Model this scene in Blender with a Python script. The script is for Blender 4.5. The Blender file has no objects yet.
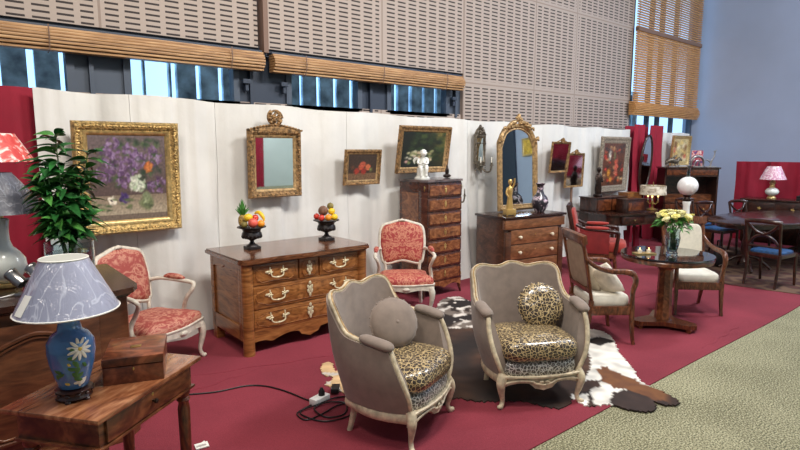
import bpy, bmesh, math, random
from mathutils import Vector, Matrix, noise
PI = math.pi
R_ = math.radians
col = bpy.context.scene.collection
rnd = random.Random(7)

# ------------------------------------------------------------------ materials
def mixc(a, b, t): t = max(0, min(1, t)); return tuple(x*(1-t)+y*t for x, y in zip(a, b))
def lin(c):
    return tuple(((v/255)/12.92 if v/255 <= .04045 else ((v/255+.055)/1.055)**2.4) for v in c) + (1,)

class NT:
    def __init__(s, name):
        s.m = bpy.data.materials.new(name); s.m.use_nodes = True
        s.t = s.m.node_tree; s.b = s.t.nodes['Principled BSDF']
    def n(s, typ, **kw):
        o = s.t.nodes.new(typ)
        for k, v in kw.items():
            if k in o.inputs: o.inputs[k].default_value = v
            else: setattr(o, k, v)
        return o
    def l(s, a, b): s.t.links.new(a, b)
    def math(s, op, a, b=None):
        o = s.t.nodes.new('ShaderNodeMath'); o.operation = op
        for i, v in enumerate((a, b)):
            if v is None: continue
            if isinstance(v, (int, float)): o.inputs[i].default_value = v
            else: s.l(v, o.inputs[i])
        return o.outputs[0]
    def ramp(s, fac, stops, interp='LINEAR'):
        r = s.t.nodes.new('ShaderNodeValToRGB'); r.color_ramp.interpolation = interp
        e = r.color_ramp.elements
        while len(e) < len(stops): e.new(.5)
        for i, (p, c) in enumerate(stops):
            e[i].position = p; e[i].color = lin(c)
        s.l(fac, r.inputs[0]); return r.outputs[0]
    def obj(s): return s.n('ShaderNodeTexCoord').outputs['Object']
    def mapped(s, scale, rot=(0, 0, 0)):
        m = s.n('ShaderNodeMapping'); m.inputs['Scale'].default_value = scale
        m.inputs['Rotation'].default_value = rot
        s.l(s.obj(), m.inputs['Vector']); return m.outputs[0]
    def bump(s, h, strength=.3, dist=.01):
        b = s.n('ShaderNodeBump'); b.inputs['Strength'].default_value = strength
        b.inputs['Distance'].default_value = dist
        s.l(h, b.inputs['Height']); s.l(b.outputs[0], s.b.inputs['Normal'])
    def set(s, **kw):
        for k, v in kw.items(): s.b.inputs[k.replace('_', ' ')].default_value = v

def plain(name, c, rough=.5, metal=0, coat=0, nscale=0, namp=.0, bump=0, bscale=60, bdist=.004, **kw):
    t = NT(name)
    t.set(Roughness=rough, Metallic=metal); t.b.inputs['Coat Weight'].default_value = coat
    t.b.inputs['Base Color'].default_value = lin(c)
    if namp:
        n = t.n('ShaderNodeTexNoise', Scale=nscale or 8, Detail=4.0)
        t.l(t.obj(), n.inputs['Vector'])
        d = tuple(max(0, v*(1-namp)) for v in c); u = tuple(min(255, v*(1+namp)) for v in c)
        t.l(t.ramp(n.outputs['Fac'], [(.3, d), (.7, u)]), t.b.inputs['Base Color'])
    if bump:
        n = t.n('ShaderNodeTexNoise', Scale=bscale, Detail=3.0)
        t.l(t.obj(), n.inputs['Vector']); t.bump(n.outputs['Fac'], bump, bdist)
    for k, v in kw.items(): t.b.inputs[k.replace('_', ' ')].default_value = v
    return t.m

def wood(name, dark, mid, light, scale=(2, 14, 14), rough=.3, coat=.3, dist=3.0, rot=(0, 0, 0)):
    t = NT(name)
    v = t.mapped(scale, rot)
    n = t.n('ShaderNodeTexNoise', Scale=1.6, Detail=5.0, Distortion=dist); t.l(v, n.inputs['Vector'])
    n2 = t.n('ShaderNodeTexNoise', Scale=9.0, Detail=3.0); t.l(v, n2.inputs['Vector'])
    f = t.math('ADD', t.math('MULTIPLY', n.outputs['Fac'], .75), t.math('MULTIPLY', n2.outputs['Fac'], .25))
    t.l(t.ramp(f, [(.34, dark), (.5, mid), (.64, light)]), t.b.inputs['Base Color'])
    t.set(Roughness=rough); t.b.inputs['Coat Weight'].default_value = coat
    t.b.inputs['Coat Roughness'].default_value = .15
    return t.m

M = {}
M['walnut'] = wood('honey_walnut', (98, 56, 26), (142, 90, 46), (168, 114, 64), (2, 2, 12), dist=1.5)
M['walnut_in'] = wood('honey_walnut_burr', (100, 58, 26), (148, 94, 48), (178, 122, 70), (3, 3, 7), dist=3)
M['walnut_top'] = wood('walnut_top', (60, 32, 18), (104, 62, 38), (140, 92, 62), (2, 12, 12), rough=.22, coat=.6)
M['mahog'] = wood('mahogany', (46, 20, 10), (92, 46, 24), (126, 70, 38), (3, 14, 3))
M['mahog_fr'] = wood('figured_mahogany', (64, 32, 18), (100, 56, 32), (142, 86, 52), (2, 4, 4), dist=3)
M['mahog_top'] = wood('flame_mahogany_top', (92, 50, 28), (134, 82, 52), (168, 116, 80), (1.2, 6, 4), rough=.25, coat=.5, dist=3)
M['mahog_box'] = wood('flame_mahogany_box', (66, 30, 18), (112, 58, 36), (150, 86, 56), (3, 6, 6), rough=.3, coat=.4, dist=3)
M['darkw'] = wood('dark_mahogany', (26, 12, 8), (50, 25, 17), (74, 38, 25), (3, 10, 3))
M['dark_top'] = wood('dark_polished_top', (26, 13, 9), (50, 26, 19), (70, 40, 30), (2, 5, 5), rough=.25, coat=.35, dist=2)
M['empire'] = wood('brown_walnut_chest', (60, 34, 22), (84, 52, 34), (106, 68, 46), (2, 4, 6), dist=1.5)
M['empire_dr'] = wood('walnut_drawer_front', (88, 52, 30), (122, 78, 48), (150, 100, 66), (2, 3, 7), dist=2)
M['cab'] = wood('dark_oak_cabinet', (60, 32, 18), (88, 50, 30), (110, 68, 42), (2, 2, 8), rough=.35, dist=1.5)
M['chairw'] = wood('armchair_mahogany', (56, 28, 16), (96, 54, 32), (130, 78, 50), (8, 8, 4))
M['rosew'] = wood('rosewood_veneer', (78, 40, 22), (122, 72, 42), (158, 102, 62), (3, 3, 5), rough=.22, coat=.6, dist=3)
M['rosed'] = wood('rosewood_carcass', (52, 24, 16), (74, 38, 26), (98, 56, 38), (3, 3, 5), rough=.22, coat=.6, dist=2)
M['black_marble'] = plain('black_marble', (30, 27, 26), .08, coat=.6, nscale=7, namp=.5)
M['grey_marble'] = plain('grey_marble', (92, 80, 78), .2, coat=.3, nscale=9, namp=.35)
M['brass'] = plain('brass', (206, 176, 110), .32, 1, bump=.3, bscale=80)
M['brass_pale'] = plain('pale_brass', (220, 208, 172), .4, .35, bump=.3, bscale=90)
M['bone'] = plain('bone_knob', (226, 214, 184), .4)
M['gold'] = plain('carved_gilt', (178, 150, 96), .5, .55, nscale=40, namp=.35, bump=.8, bscale=90, bdist=.008)
M['gold_hi'] = plain('burnished_gilt', (200, 172, 116), .38, .65, nscale=30, namp=.15, bump=.25, bscale=60)
M['gold_old'] = plain('aged_giltwood', (128, 100, 66), .55, .4, nscale=35, namp=.5, bump=.9, bscale=80, bdist=.01)
M['gold_mir'] = plain('warm_gilt', (164, 134, 92), .5, .4, nscale=30, namp=.25, bump=.5, bscale=90)
M['gilt_clock'] = plain('ormolu', (204, 168, 100), .35, .65, bump=.5, bscale=60, bdist=.01)
M['bronze'] = plain('dark_bronze', (50, 38, 32), .38, .7, nscale=20, namp=.3)
M['iron'] = plain('black_cast_iron', (40, 34, 34), .4, .3, bump=.15)
M['pewter'] = plain('dark_pewter', (104, 96, 84), .45, .7, nscale=40, namp=.4, bump=.6, bscale=90)
M['grey_frame'] = plain('grey_carved_frame', (140, 128, 112), .6, .15, nscale=40, namp=.25, bump=.6, bscale=70)
M['mirror'] = plain('mirror_glass', (214, 222, 222), .02, 1)
M['mirror_old'] = plain('foxed_mirror', (176, 176, 184), .08, 1, nscale=6, namp=.15)
M['taupe'] = plain('taupe_velvet', (132, 117, 106), .85, nscale=14, namp=.06, bump=.2, bscale=400, Sheen_Weight=.25)
M['piping'] = plain('taupe_piping', (112, 100, 94), .8)
M['cream_frame'] = plain('limed_beech', (198, 184, 156), .5, nscale=22, namp=.16, bump=.2, bscale=50)
M['white_frame'] = plain('grey_white_painted_wood', (212, 204, 188), .5, nscale=25, namp=.08, bump=.2, bscale=60)
M['cream_fab'] = plain('cream_fabric', (226, 221, 206), .85, nscale=12, namp=.04, bump=.15, bscale=250)
M['cream_back'] = plain('pale_ribbed_fabric', (218, 212, 194), .85, nscale=30, namp=.03, bump=.2, bscale=200)
M['beige_fab'] = plain('beige_back_fabric', (168, 146, 124), .85, nscale=12, namp=.06)
M['pillow'] = plain('ivory_pillow', (226, 216, 198), .75, nscale=12, namp=.08, bump=.25, bscale=16, bdist=.02)
M['pillow2'] = plain('oatmeal_pillow', (186, 172, 150), .75, nscale=12, namp=.1, bump=.25, bscale=16, bdist=.02)
M['redfab'] = plain('brick_red_velvet', (162, 54, 44), .8, nscale=10, namp=.08, Sheen_Weight=.2)
M['redfab_shaded'] = plain('brick_red_velvet_shaded', (128, 36, 36), .85, nscale=10, namp=.08)  # same red velvet, the shade on the chair sides painted in as darker colour
M['bluefab'] = plain('blue_seat_satin', (34, 74, 116), .45, nscale=30, namp=.25)
M['red_drape'] = plain('crimson_drape_cloth', (146, 18, 44), .8, nscale=4, namp=.06, bump=.2, bscale=200)
M['ivory'] = plain('ivory_drape_cloth', (220, 218, 212), .85, nscale=2.2, namp=.03, bump=.25, bscale=9, bdist=.02)
M['porc'] = plain('white_porcelain', (234, 234, 226), .15, coat=.5)
M['celadon'] = plain('pale_celadon', (244, 248, 240), .18, coat=.5)
M['opal'] = plain('opaline_glass', (238, 236, 232), .25, coat=.4, bump=.4, bscale=30, bdist=.01)
M['blue_glaze'] = plain('blue_glaze', (70, 122, 176), .12, coat=.8, nscale=6, namp=.12)
M['petal_w'] = plain('painted_white_petal', (236, 226, 210), .3)
M['leaf_paint'] = plain('painted_leaf', (70, 110, 56), .3)
M['yellow_paint'] = plain('painted_yellow', (222, 186, 84), .3)
M['leaf'] = plain('glossy_leaf', (34, 84, 38), .35, nscale=14, namp=.35, coat=.15)
M['leaf2'] = plain('fresh_leaf', (62, 116, 48), .45, nscale=20, namp=.25)
M['rose'] = plain('cream_rose', (238, 232, 176), .6, nscale=30, namp=.06)
M['rose2'] = plain('lemon_rose', (228, 218, 128), .6, nscale=30, namp=.06)
M['stem'] = plain('green_stem', (90, 130, 70), .5)
M['silver'] = plain('brushed_steel', (170, 168, 166), .3, 1)
M['black'] = plain('black_plastic', (22, 22, 24), .4)
M['white_pl'] = plain('white_plastic', (226, 226, 224), .4)
M['paper'] = plain('white_paper', (236, 236, 230), .7)
M['frame_dark'] = plain('slate_window_frame', (74, 84, 98), .5)
M['frame_dark2'] = plain('dark_slate_panel', (46, 56, 72), .5)
M['slat_out'] = plain('grey_metal_cladding', (168, 184, 196), .5, nscale=4, namp=.35)
M['bluewall'] = plain('blue_grey_plaster', (166, 176, 196), .9, nscale=.5, namp=.05, bump=.1, bscale=60)
M['hallwall'] = plain('pale_hall_wall', (196, 204, 196), .9, nscale=1, namp=.03)
M['bag'] = plain('black_leather', (20, 20, 24), .4)
M['bamboo'] = wood('bamboo_slat', (150, 100, 52), (204, 146, 84), (226, 176, 116), (1.5, 20, 30), rough=.5, coat=0)
M['blindwood'] = wood('timber_blind_slat', (120, 84, 52), (176, 132, 86), (206, 166, 118), (.8, 20, 20), rough=.5, coat=0)
M['beam'] = plain('brown_steel_post', (128, 100, 84), .6)

def glass(name, c=(240, 248, 248), rough=.02, ior=1.45):
    t = NT(name); t.set(Roughness=rough); t.b.inputs['Base Color'].default_value = lin(c)
    t.b.inputs['Transmission Weight'].default_value = 1; t.b.inputs['IOR'].default_value = ior
    return t.m
M['glass'] = glass('clear_glass', (216, 232, 236)); M['water'] = glass('water', (200, 214, 216), 0, 1.33)
M['pane'] = glass('window_pane', (225, 238, 248), 0, 1.02)

def emis(name, c, s):
    t = NT(name); t.set(Roughness=.6); t.b.inputs['Base Color'].default_value = lin(c)
    t.b.inputs['Emission Color'].default_value = lin(c); t.b.inputs['Emission Strength'].default_value = s
    return t.m
M['sky'] = emis('daylight_sky', (184, 218, 248), 1.7)
M['candle_glow'] = emis('lit_candle_bulb', (255, 214, 140), 3.0)
M['lampglow'] = emis('lit_shade', (250, 190, 160), .3)

def carpet():
    t = NT('crimson_carpet'); t.set(Roughness=.95)
    n = t.n('ShaderNodeTexNoise', Scale=1.1, Detail=5.0); t.l(t.obj(), n.inputs['Vector'])
    n2 = t.n('ShaderNodeTexNoise', Scale=160.0, Detail=2.0); t.l(t.obj(), n2.inputs['Vector'])
    f = t.math('ADD', t.math('MULTIPLY', n.outputs['Fac'], .6), t.math('MULTIPLY', n2.outputs['Fac'], .4))
    t.l(t.ramp(f, [(.35, (110, 33, 46)), (.65, (142, 50, 64))]), t.b.inputs['Base Color'])
    t.bump(n2.outputs['Fac'], .4, .004); return t.m
M['carpet'] = carpet()

def granite():
    t = NT('speckled_green_beige_floor'); t.set(Roughness=.8)
    n = t.n('ShaderNodeTexNoise', Scale=95.0, Detail=3.0); t.l(t.obj(), n.inputs['Vector'])
    n2 = t.n('ShaderNodeTexNoise', Scale=2.0, Detail=4.0); t.l(t.obj(), n2.inputs['Vector'])
    f = t.math('ADD', t.math('MULTIPLY', n.outputs['Fac'], .88), t.math('MULTIPLY', n2.outputs['Fac'], .12))
    t.l(t.ramp(f, [(.40, (74, 72, 50)), (.5, (132, 128, 96)), (.60, (184, 180, 148))]), t.b.inputs['Base Color'])
    return t.m
M['granite'] = granite()

def perforated():
    t = NT('slotted_acoustic_panel'); t.set(Roughness=.7)
    s = t.n('ShaderNodeSeparateXYZ'); t.l(t.obj(), s.inputs[0]); X, Z = s.outputs[0], s.outputs[2]
    fx = t.math('FRACT', t.math('MULTIPLY', X, 1/.195)); fz = t.math('FRACT', t.math('MULTIPLY', Z, 1/.055))
    a = t.math('LESS_THAN', t.math('ABSOLUTE', t.math('SUBTRACT', fx, .5)), .36)
    b = t.math('LESS_THAN', t.math('ABSOLUTE', t.math('SUBTRACT', fz, .5)), .18)
    m = t.math('MULTIPLY', a, b)
    seam = None
    for x0, w in ((1.36, .012), (4.82, .012), (6.41, .02), (8.2, .012), (9.45, .012)):
        q = t.math('LESS_THAN', t.math('ABSOLUTE', t.math('SUBTRACT', X, x0)), .05)
        m = t.math('MULTIPLY', m, t.math('SUBTRACT', 1.0, q))
        q2 = t.math('LESS_THAN', t.math('ABSOLUTE', t.math('SUBTRACT', X, x0)), w)
        seam = q2 if seam is None else t.math('MAXIMUM', seam, q2)
    for z0 in (2.79, 4.27):
        q = t.math('LESS_THAN', t.math('ABSOLUTE', t.math('SUBTRACT', Z, z0)), .05)
        right = t.math('GREATER_THAN', X, 6.41)
        q = t.math('MULTIPLY', q, right); m = t.math('MULTIPLY', m, t.math('SUBTRACT', 1.0, q))
        q2 = t.math('MULTIPLY', t.math('LESS_THAN', t.math('ABSOLUTE', t.math('SUBTRACT', Z, z0)), .01), right)
        seam = t.math('MAXIMUM', seam, q2)
    mx = t.n('ShaderNodeMix', data_type='RGBA'); mx.inputs[6].default_value = lin((178, 162, 150)); mx.inputs[7].default_value = lin((48, 38, 36))
    t.l(m, mx.inputs[0])
    mx2 = t.n('ShaderNodeMix', data_type='RGBA'); mx2.inputs[7].default_value = lin((150, 132, 120))
    t.l(seam, mx2.inputs[0]); t.l(mx.outputs[2], mx2.inputs[6])
    t.l(mx2.outputs[2], t.b.inputs['Base Color']); return t.m
M['perf'] = perforated()

def leopard(name='leopard_satin', scale=40, silver=False):
    t = NT(name)
    n = t.n('ShaderNodeTexNoise', Scale=12.0); t.l(t.obj(), n.inputs['Vector'])
    mx = t.n('ShaderNodeVectorMath', operation='MULTIPLY_ADD'); t.l(n.outputs['Color'], mx.inputs[0])
    mx.inputs[1].default_value = (.035, .035, .035); t.l(t.obj(), mx.inputs[2])
    v = t.n('ShaderNodeTexVoronoi', feature='DISTANCE_TO_EDGE', Scale=scale); t.l(mx.outputs[0], v.inputs['Vector'])
    net = (196, 172, 126) if not silver else (214, 210, 204)
    dk = (40, 32, 28) if not silver else (84, 80, 78)
    t.l(t.ramp(v.outputs['Distance'], [(0, net), (.055, net), (.1, dk), (.3, mixc(dk, (78, 62, 50), .5)), (.5, (104, 86, 66) if not silver else (176, 172, 168))]), t.b.inputs['Base Color'])
    t.set(Roughness=.32); t.b.inputs['Coat Weight'].default_value = .7; t.b.inputs['Coat Roughness'].default_value = .14
    n2 = t.n('ShaderNodeTexNoise', Scale=17.0, Detail=2.0); t.l(t.obj(), n2.inputs['Vector'])
    t.bump(n2.outputs['Fac'], .7, .03); return t.m
M['leopard'] = leopard(); M['leopard_sheen'] = leopard('leopard_satin_painted_sheen', 38, True)  # second one: seat-front copy with the silvery satin sheen painted into its colours

def damask(name, red, cream, scale=9):
    t = NT(name); t.set(Roughness=.7)
    s = t.n('ShaderNodeSeparateXYZ'); t.l(t.obj(), s.inputs[0])
    c = t.n('ShaderNodeCombineXYZ'); t.l(t.math('ABSOLUTE', s.outputs[0]), c.inputs[0]); t.l(s.outputs[1], c.inputs[1]); t.l(s.outputs[2], c.inputs[2])
    n = t.n('ShaderNodeTexNoise', Scale=float(scale), Detail=3.0, Distortion=2.6, Roughness=.6); t.l(c.outputs[0], n.inputs['Vector'])
    w = t.n('ShaderNodeTexVoronoi', feature='DISTANCE_TO_EDGE', Scale=scale*2.6); t.l(c.outputs[0], w.inputs['Vector'])
    f = t.math('ADD', n.outputs['Fac'], t.math('MULTIPLY', w.outputs['Distance'], -.35))
    t.l(t.ramp(f, [(.33, red), (.40, cream), (.46, mixc(red, cream, .6)), (.53, red)]), t.b.inputs['Base Color'])
    return t.m
M['damask'] = damask('red_cream_damask', (162, 74, 66), (204, 146, 122), 6)
M['damask2'] = damask('red_cream_damask_rich', (160, 56, 54), (204, 142, 112), 8)

def cellophane(name, base, n_scale=14, crease_glint=(200, 200, 210)):
    t = NT(name)
    v = t.mapped((1, 1, .45))
    n = t.n('ShaderNodeTexNoise', Scale=float(n_scale), Detail=5.0, Distortion=2.0); t.l(v, n.inputs['Vector'])
    n3 = t.n('ShaderNodeTexNoise', Scale=11.0, Detail=1.5, Distortion=1.2); t.l(t.mapped((1, 1, .35), (.3, .4, 0)), n3.inputs['Vector'])
    t.l(t.ramp(t.math('ABSOLUTE', t.math('SUBTRACT', n3.outputs['Fac'], .5)), [(0, mixc(base, crease_glint, .6)), (.004, mixc(base, crease_glint, .5)), (.03, base)]), t.b.inputs['Base Color'])  # pale film creases, with white reflections on the film painted in too
    t.set(Roughness=.5); t.b.inputs['Coat Weight'].default_value = 1.0; t.b.inputs['Coat Roughness'].default_value = .08
    b = t.n('ShaderNodeBump'); b.inputs['Strength'].default_value = .9; b.inputs['Distance'].default_value = .03
    t.l(n.outputs['Fac'], b.inputs['Height']); t.l(b.outputs[0], t.b.inputs['Coat Normal'])
    return t.m
M['shade_blue'] = cellophane('wrapped_blue_grey_shade', (146, 150, 172), crease_glint=(214, 218, 232))
M['shade_dark'] = cellophane('wrapped_charcoal_shade', (72, 76, 90), crease_glint=(170, 176, 190))

def printed_shade(name, a, b, c, scale=14, coat=.4):
    t = NT(name); t.set(Roughness=.5); t.b.inputs['Coat Weight'].default_value = coat
    n = t.n('ShaderNodeTexNoise', Scale=float(scale), Detail=3.0, Distortion=1.5); t.l(t.obj(), n.inputs['Vector'])
    t.l(t.ramp(n.outputs['Fac'], [(.38, a), (.5, b), (.62, c)]), t.b.inputs['Base Color']); return t.m
M['shade_red'] = printed_shade('wrapped_red_floral_shade', (196, 60, 56), (208, 84, 76), (232, 208, 200))
M['shade_pink'] = printed_shade('pink_floral_shade', (196, 120, 150), (222, 176, 190), (240, 224, 224), 22)
M['shade_paint'] = printed_shade('painted_parchment_shade', (170, 152, 128), (226, 214, 190), (236, 226, 204), 7, 0)
M['vase_paint'] = printed_shade('black_floral_porcelain', (26, 24, 34), (40, 30, 44), (220, 196, 206), 11, .8)
M['globe_red'] = printed_shade('postcard_print', (60, 60, 120), (190, 60, 60), (220, 190, 180), 14)

def rug_pat():
    t = NT('brown_patterned_rug'); t.set(Roughness=.95)
    n = t.n('ShaderNodeTexVoronoi', Scale=7.0); t.l(t.obj(), n.inputs['Vector'])
    t.l(t.ramp(n.outputs['Distance'], [(.15, (84, 42, 36)), (.45, (62, 38, 34)), (.75, (104, 78, 60))]), t.b.inputs['Base Color']); return t.m
M['rug'] = rug_pat()

def vcol(name='painted_canvas', rough=.45, coat=.2):
    t = NT(name); a = t.n('ShaderNodeAttribute', attribute_name='paint'); t.l(a.outputs['Color'], t.b.inputs['Base Color'])
    t.set(Roughness=rough); t.b.inputs['Coat Weight'].default_value = coat; return t.m
M['canvas'] = vcol()
M['hide'] = vcol('cowhide_hair', .9, 0)
M['pine'] = plain('pineapple_skin', (142, 116, 60), .6, nscale=60, namp=.5, bump=.8, bscale=60, bdist=.01)
M['f_yellow'] = plain('lemon_skin', (238, 198, 40), .4, bump=.2, bscale=120)
M['f_orange'] = plain('orange_skin', (240, 150, 36), .45, bump=.2, bscale=120)
M['f_red'] = plain('red_apple_skin', (186, 56, 44), .3, nscale=8, namp=.3)
M['f_pink'] = plain('pomegranate_skin', (212, 92, 78), .4, nscale=8, namp=.15)
M['f_brown'] = plain('brown_fruit_skin', (122, 86, 66), .7, nscale=20, namp=.2)
M['f_green'] = plain('green_brown_fruit_skin', (126, 112, 56), .6, nscale=20, namp=.2)

# ------------------------------------------------------------------ mesh helper
def crom(pts, n=8, closed=False):
    out = []; N = len(pts); V = [tuple(p) for p in pts]
    rng = range(N if closed else N-1)
    for i in rng:
        g = lambda k: V[k % N] if closed else V[max(0, min(N-1, k))]
        p0, p1, p2, p3 = g(i-1), g(i), g(i+1), g(i+2)
        for j in range(n):
            t = j/n
            out.append(tuple(.5*((2*b)+(-a+c)*t+(2*a-5*b+4*c-d)*t*t+(-a+3*b-3*c+d)*t**3) for a, b, c, d in zip(p0, p1, p2, p3)))
    if not closed: out.append(V[-1])
    return out

class MB:
    def __init__(s): s.b = bmesh.new()
    def face(s, vs):
        try: return s.b.faces.new(vs)
        except ValueError: return None
    def box(s, x0, x1, y0, y1, z0, z1, bev=0.0, rot=None):
        vs = [s.b.verts.new((x, y, z)) for z in (z0, z1) for x, y in ((x0, y0), (x1, y0), (x1, y1), (x0, y1))]
        fs = [s.face([vs[i] for i in q]) for q in ((3, 2, 1, 0), (4, 5, 6, 7), (0, 1, 5, 4), (1, 2, 6, 5), (2, 3, 7, 6), (3, 0, 4, 7))]
        if bev:
            es = list({e for f in fs for e in f.edges})
            r = bmesh.ops.bevel(s.b, geom=es, offset=bev, segments=2, affect='EDGES', profile=.6)
            vs = list({v for f in r['faces'] for v in f.verts} | {v for v in vs if v.is_valid})
        if rot: bmesh.ops.transform(s.b, matrix=rot, verts=vs)
        return s
    def lathe(s, prof, c=(0, 0, 0), n=24, mat=None, cap=True, sx=1, sy=1):
        rings = []
        mt = mat or Matrix.Translation(c)
        for r, z in prof:
            if r < 1e-5: rings.append([s.b.verts.new(mt @ Vector((0, 0, z)))])
            else: rings.append([s.b.verts.new(mt @ Vector((r*sx*math.cos(2*PI*i/n), r*sy*math.sin(2*PI*i/n), z))) for i in range(n)])
        for a, b in zip(rings, rings[1:]):
            for i in range(n):
                j = (i+1) % n
                if len(a) == 1 and len(b) > 1: s.face([a[0], b[j], b[i]])
                elif len(b) == 1 and len(a) > 1: s.face([a[i], a[j], b[0]])
                elif len(a) > 1: s.face([a[i], a[j], b[j], b[i]])
        if cap:
            if len(rings[0]) > 1: s.face(rings[0][::-1])
            if len(rings[-1]) > 1: s.face(rings[-1])
        return s
    def tube(s, pts, rad, n=8, closed=False, flat=1.0, smooth=0, up=(0, 0, 1)):
        if smooth:
            if isinstance(rad, (list, tuple)):
                q = crom([tuple(p)+(r,) for p, r in zip(pts, rad)], smooth, closed)
                pts = [p[:3] for p in q]; rad = [p[3] for p in q]
            else: pts = crom(pts, smooth, closed)
        P = [Vector(p) for p in pts]; N = len(P)
        R = rad if isinstance(rad, (list, tuple)) else [rad]*N
        rings = []; nrm = None
        for i in range(N):
            a = P[(i-1) % N] if (closed or i > 0) else P[0]; b = P[(i+1) % N] if (closed or i < N-1) else P[-1]
            t = (b-a).normalized() if (b-a).length > 1e-9 else Vector((0, 0, 1))
            if nrm is None:
                u = Vector(up)
                if abs(u.dot(t)) > .95: u = Vector((1, 0, 0))
                nrm = (u-t*u.dot(t)).normalized()
            else:
                nn = nrm-t*nrm.dot(t); nrm = nn.normalized() if nn.length > 1e-6 else nrm
            bi = t.cross(nrm)
            rings.append([s.b.verts.new(P[i]+(nrm*math.cos(2*PI*k/n)+bi*math.sin(2*PI*k/n)*flat)*R[i]) for k in range(n)])
        rr = rings+[rings[0]] if closed else rings
        for a, b in zip(rr, rr[1:]):
            for k in range(n):
                j = (k+1) % n; s.face([a[k], a[j], b[j], b[k]])
        if not closed: s.face(rings[0][::-1]); s.face(rings[-1])
        return s
    def sq(s, c, r, e1=1.0, e2=1.0, n=20, m=12, rot=None):
        """superellipsoid; e<1 boxy"""
        sg = lambda v, e: math.copysign(abs(v)**e, v)
        mt = Matrix.Translation(c) @ (rot if rot else Matrix.Identity(4))
        prof = []
        for i in range(m+1):
            v = -PI/2+PI*i/m
            prof.append((sg(math.cos(v), e1) if 0 < i < m else 0, sg(math.sin(v), e1)))
        rings = []
        for a, z in prof:
            if a == 0: rings.append([s.b.verts.new(mt @ Vector((0, 0, z*r[2])))])
            else: rings.append([s.b.verts.new(mt @ Vector((a*sg(math.cos(2*PI*k/n), e2)*r[0], a*sg(math.sin(2*PI*k/n), e2)*r[1], z*r[2]))) for k in range(n)])
        for a, b in zip(rings, rings[1:]):
            for k in range(n):
                j = (k+1) % n
                if len(a) == 1: s.face([a[0], b[j], b[k]])
                elif len(b) == 1: s.face([a[k], a[j], b[0]])
                else: s.face([a[k], a[j], b[j], b[k]])
        return s
    def prism(s, poly, z0, z1, mat=None):
        """poly (x,y) extruded in z, then mat applied"""
        mt = mat or Matrix.Identity(4)
        a = [s.b.verts.new(mt @ Vector((x, y, z0))) for x, y in poly]; b = [s.b.verts.new(mt @ Vector((x, y, z1))) for x, y in poly]
        s.face(a[::-1]); s.face(b); n = len(poly)
        for i in range(n): j = (i+1) % n; s.face([a[i], a[j], b[j], b[i]])
        return s
    def grid(s, f, nu, nv, closeu=False):
        g = [[s.b.verts.new(f(i/nu, j/nv)) for j in range(nv+1)] for i in range(nu+(0 if closeu else 1))]
        for i in range(nu):
            for j in range(nv):
                a, b = g[i], g[(i+1) % len(g)]
                s.face([a[j], b[j], b[j+1], a[j+1]])
        return g
    def slab(s, f, g, nu, nv):
        """closed sheet between surfaces f and g"""
        A = s.grid(f, nu, nv); B = s.grid(g, nu, nv)
        for i in range(nu):
            s.face([A[i][0], B[i][0], B[i+1][0], A[i+1][0]]); s.face([A[i][nv], A[i+1][nv], B[i+1][nv], B[i][nv]])
        for j in range(nv):
            s.face([A[0][j], A[0][j+1], B[0][j+1], B[0][j]]); s.face([A[nu][j], B[nu][j], B[nu][j+1], A[nu][j+1]])
        return s
    def ring(s, w, h, prof, y0=0, z0=0, arch=None):
        """rectangular mitred frame standing in XZ, bottom centre at (0,y0,z0); prof: (inset, forward)"""
        L = []
        for ins, fw in prof:
            x = w/2-ins
            L.append([s.b.verts.new((px, y0-fw, z0+pz)) for px, pz in ((-x, ins), (x, ins), (x, h-ins), (-x, h-ins))])
        for a, b in zip(L, L[1:]+[L[0]]):
            for k in range(4): j = (k+1) % 4; s.face([a[k], a[j], b[j], b[k]])
        return s
    def tilt(s, m): bmesh.ops.transform(s.b, matrix=m, verts=s.b.verts); return s
    def build(s, name, mat, parent=None, smooth=35, **kw):
        bmesh.ops.recalc_face_normals(s.b, faces=s.b.faces)
        if smooth:
            for f in s.b.faces: f.smooth = True
            lim = R_(smooth)
            for e in s.b.edges:
                if len(e.link_faces) == 2:
                    e.smooth = e.calc_face_angle(0) < lim
        me = bpy.data.meshes.new(name); s.b.to_mesh(me); s.b.free()
        me.materials.append(M[mat] if isinstance(mat, str) else mat)
        o = bpy.data.objects.new(name, me); col.objects.link(o)
        if parent: o.parent = parent
        for k, v in kw.items(): o[k] = v
        return o

def tag(o, label, cat, group=None):
    o['label'] = label; o['category'] = cat
    if group: o['group'] = group
    return o
def thing(name, label, cat, loc, rz=0, group=None):
    o = bpy.data.objects.new(name, None); col.objects.link(o)
    o.empty_display_size = .1
    o.location = loc; o.rotation_euler = (0, 0, R_(rz)); return tag(o, label, cat, group)
def place(o, loc, rz=0): o.location = loc; o.rotation_euler = (0, 0, R_(rz)); return o
def struct(name, mb, mat, smooth=0):
    o = mb.build(name, mat, None, smooth); o['kind'] = 'structure'; return o
def dup(root, loc, rz, label=None):
    r = root.copy(); col.objects.link(r); r.location = loc; r.rotation_euler = (0, 0, R_(rz))
    if label: r['label'] = label
    for ch in list(root.children):
        c = ch.copy(); col.objects.link(c); c.parent = r
        for g in list(ch.children):
            d = g.copy(); col.objects.link(d); d.parent = c
    return r
def T(x, y, z): return Matrix.Translation((x, y, z))
def RX(a): return Matrix.Rotation(R_(a), 4, 'X')
def RY(a): return Matrix.Rotation(R_(a), 4, 'Y')
def RZ(a): return Matrix.Rotation(R_(a), 4, 'Z')

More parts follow.
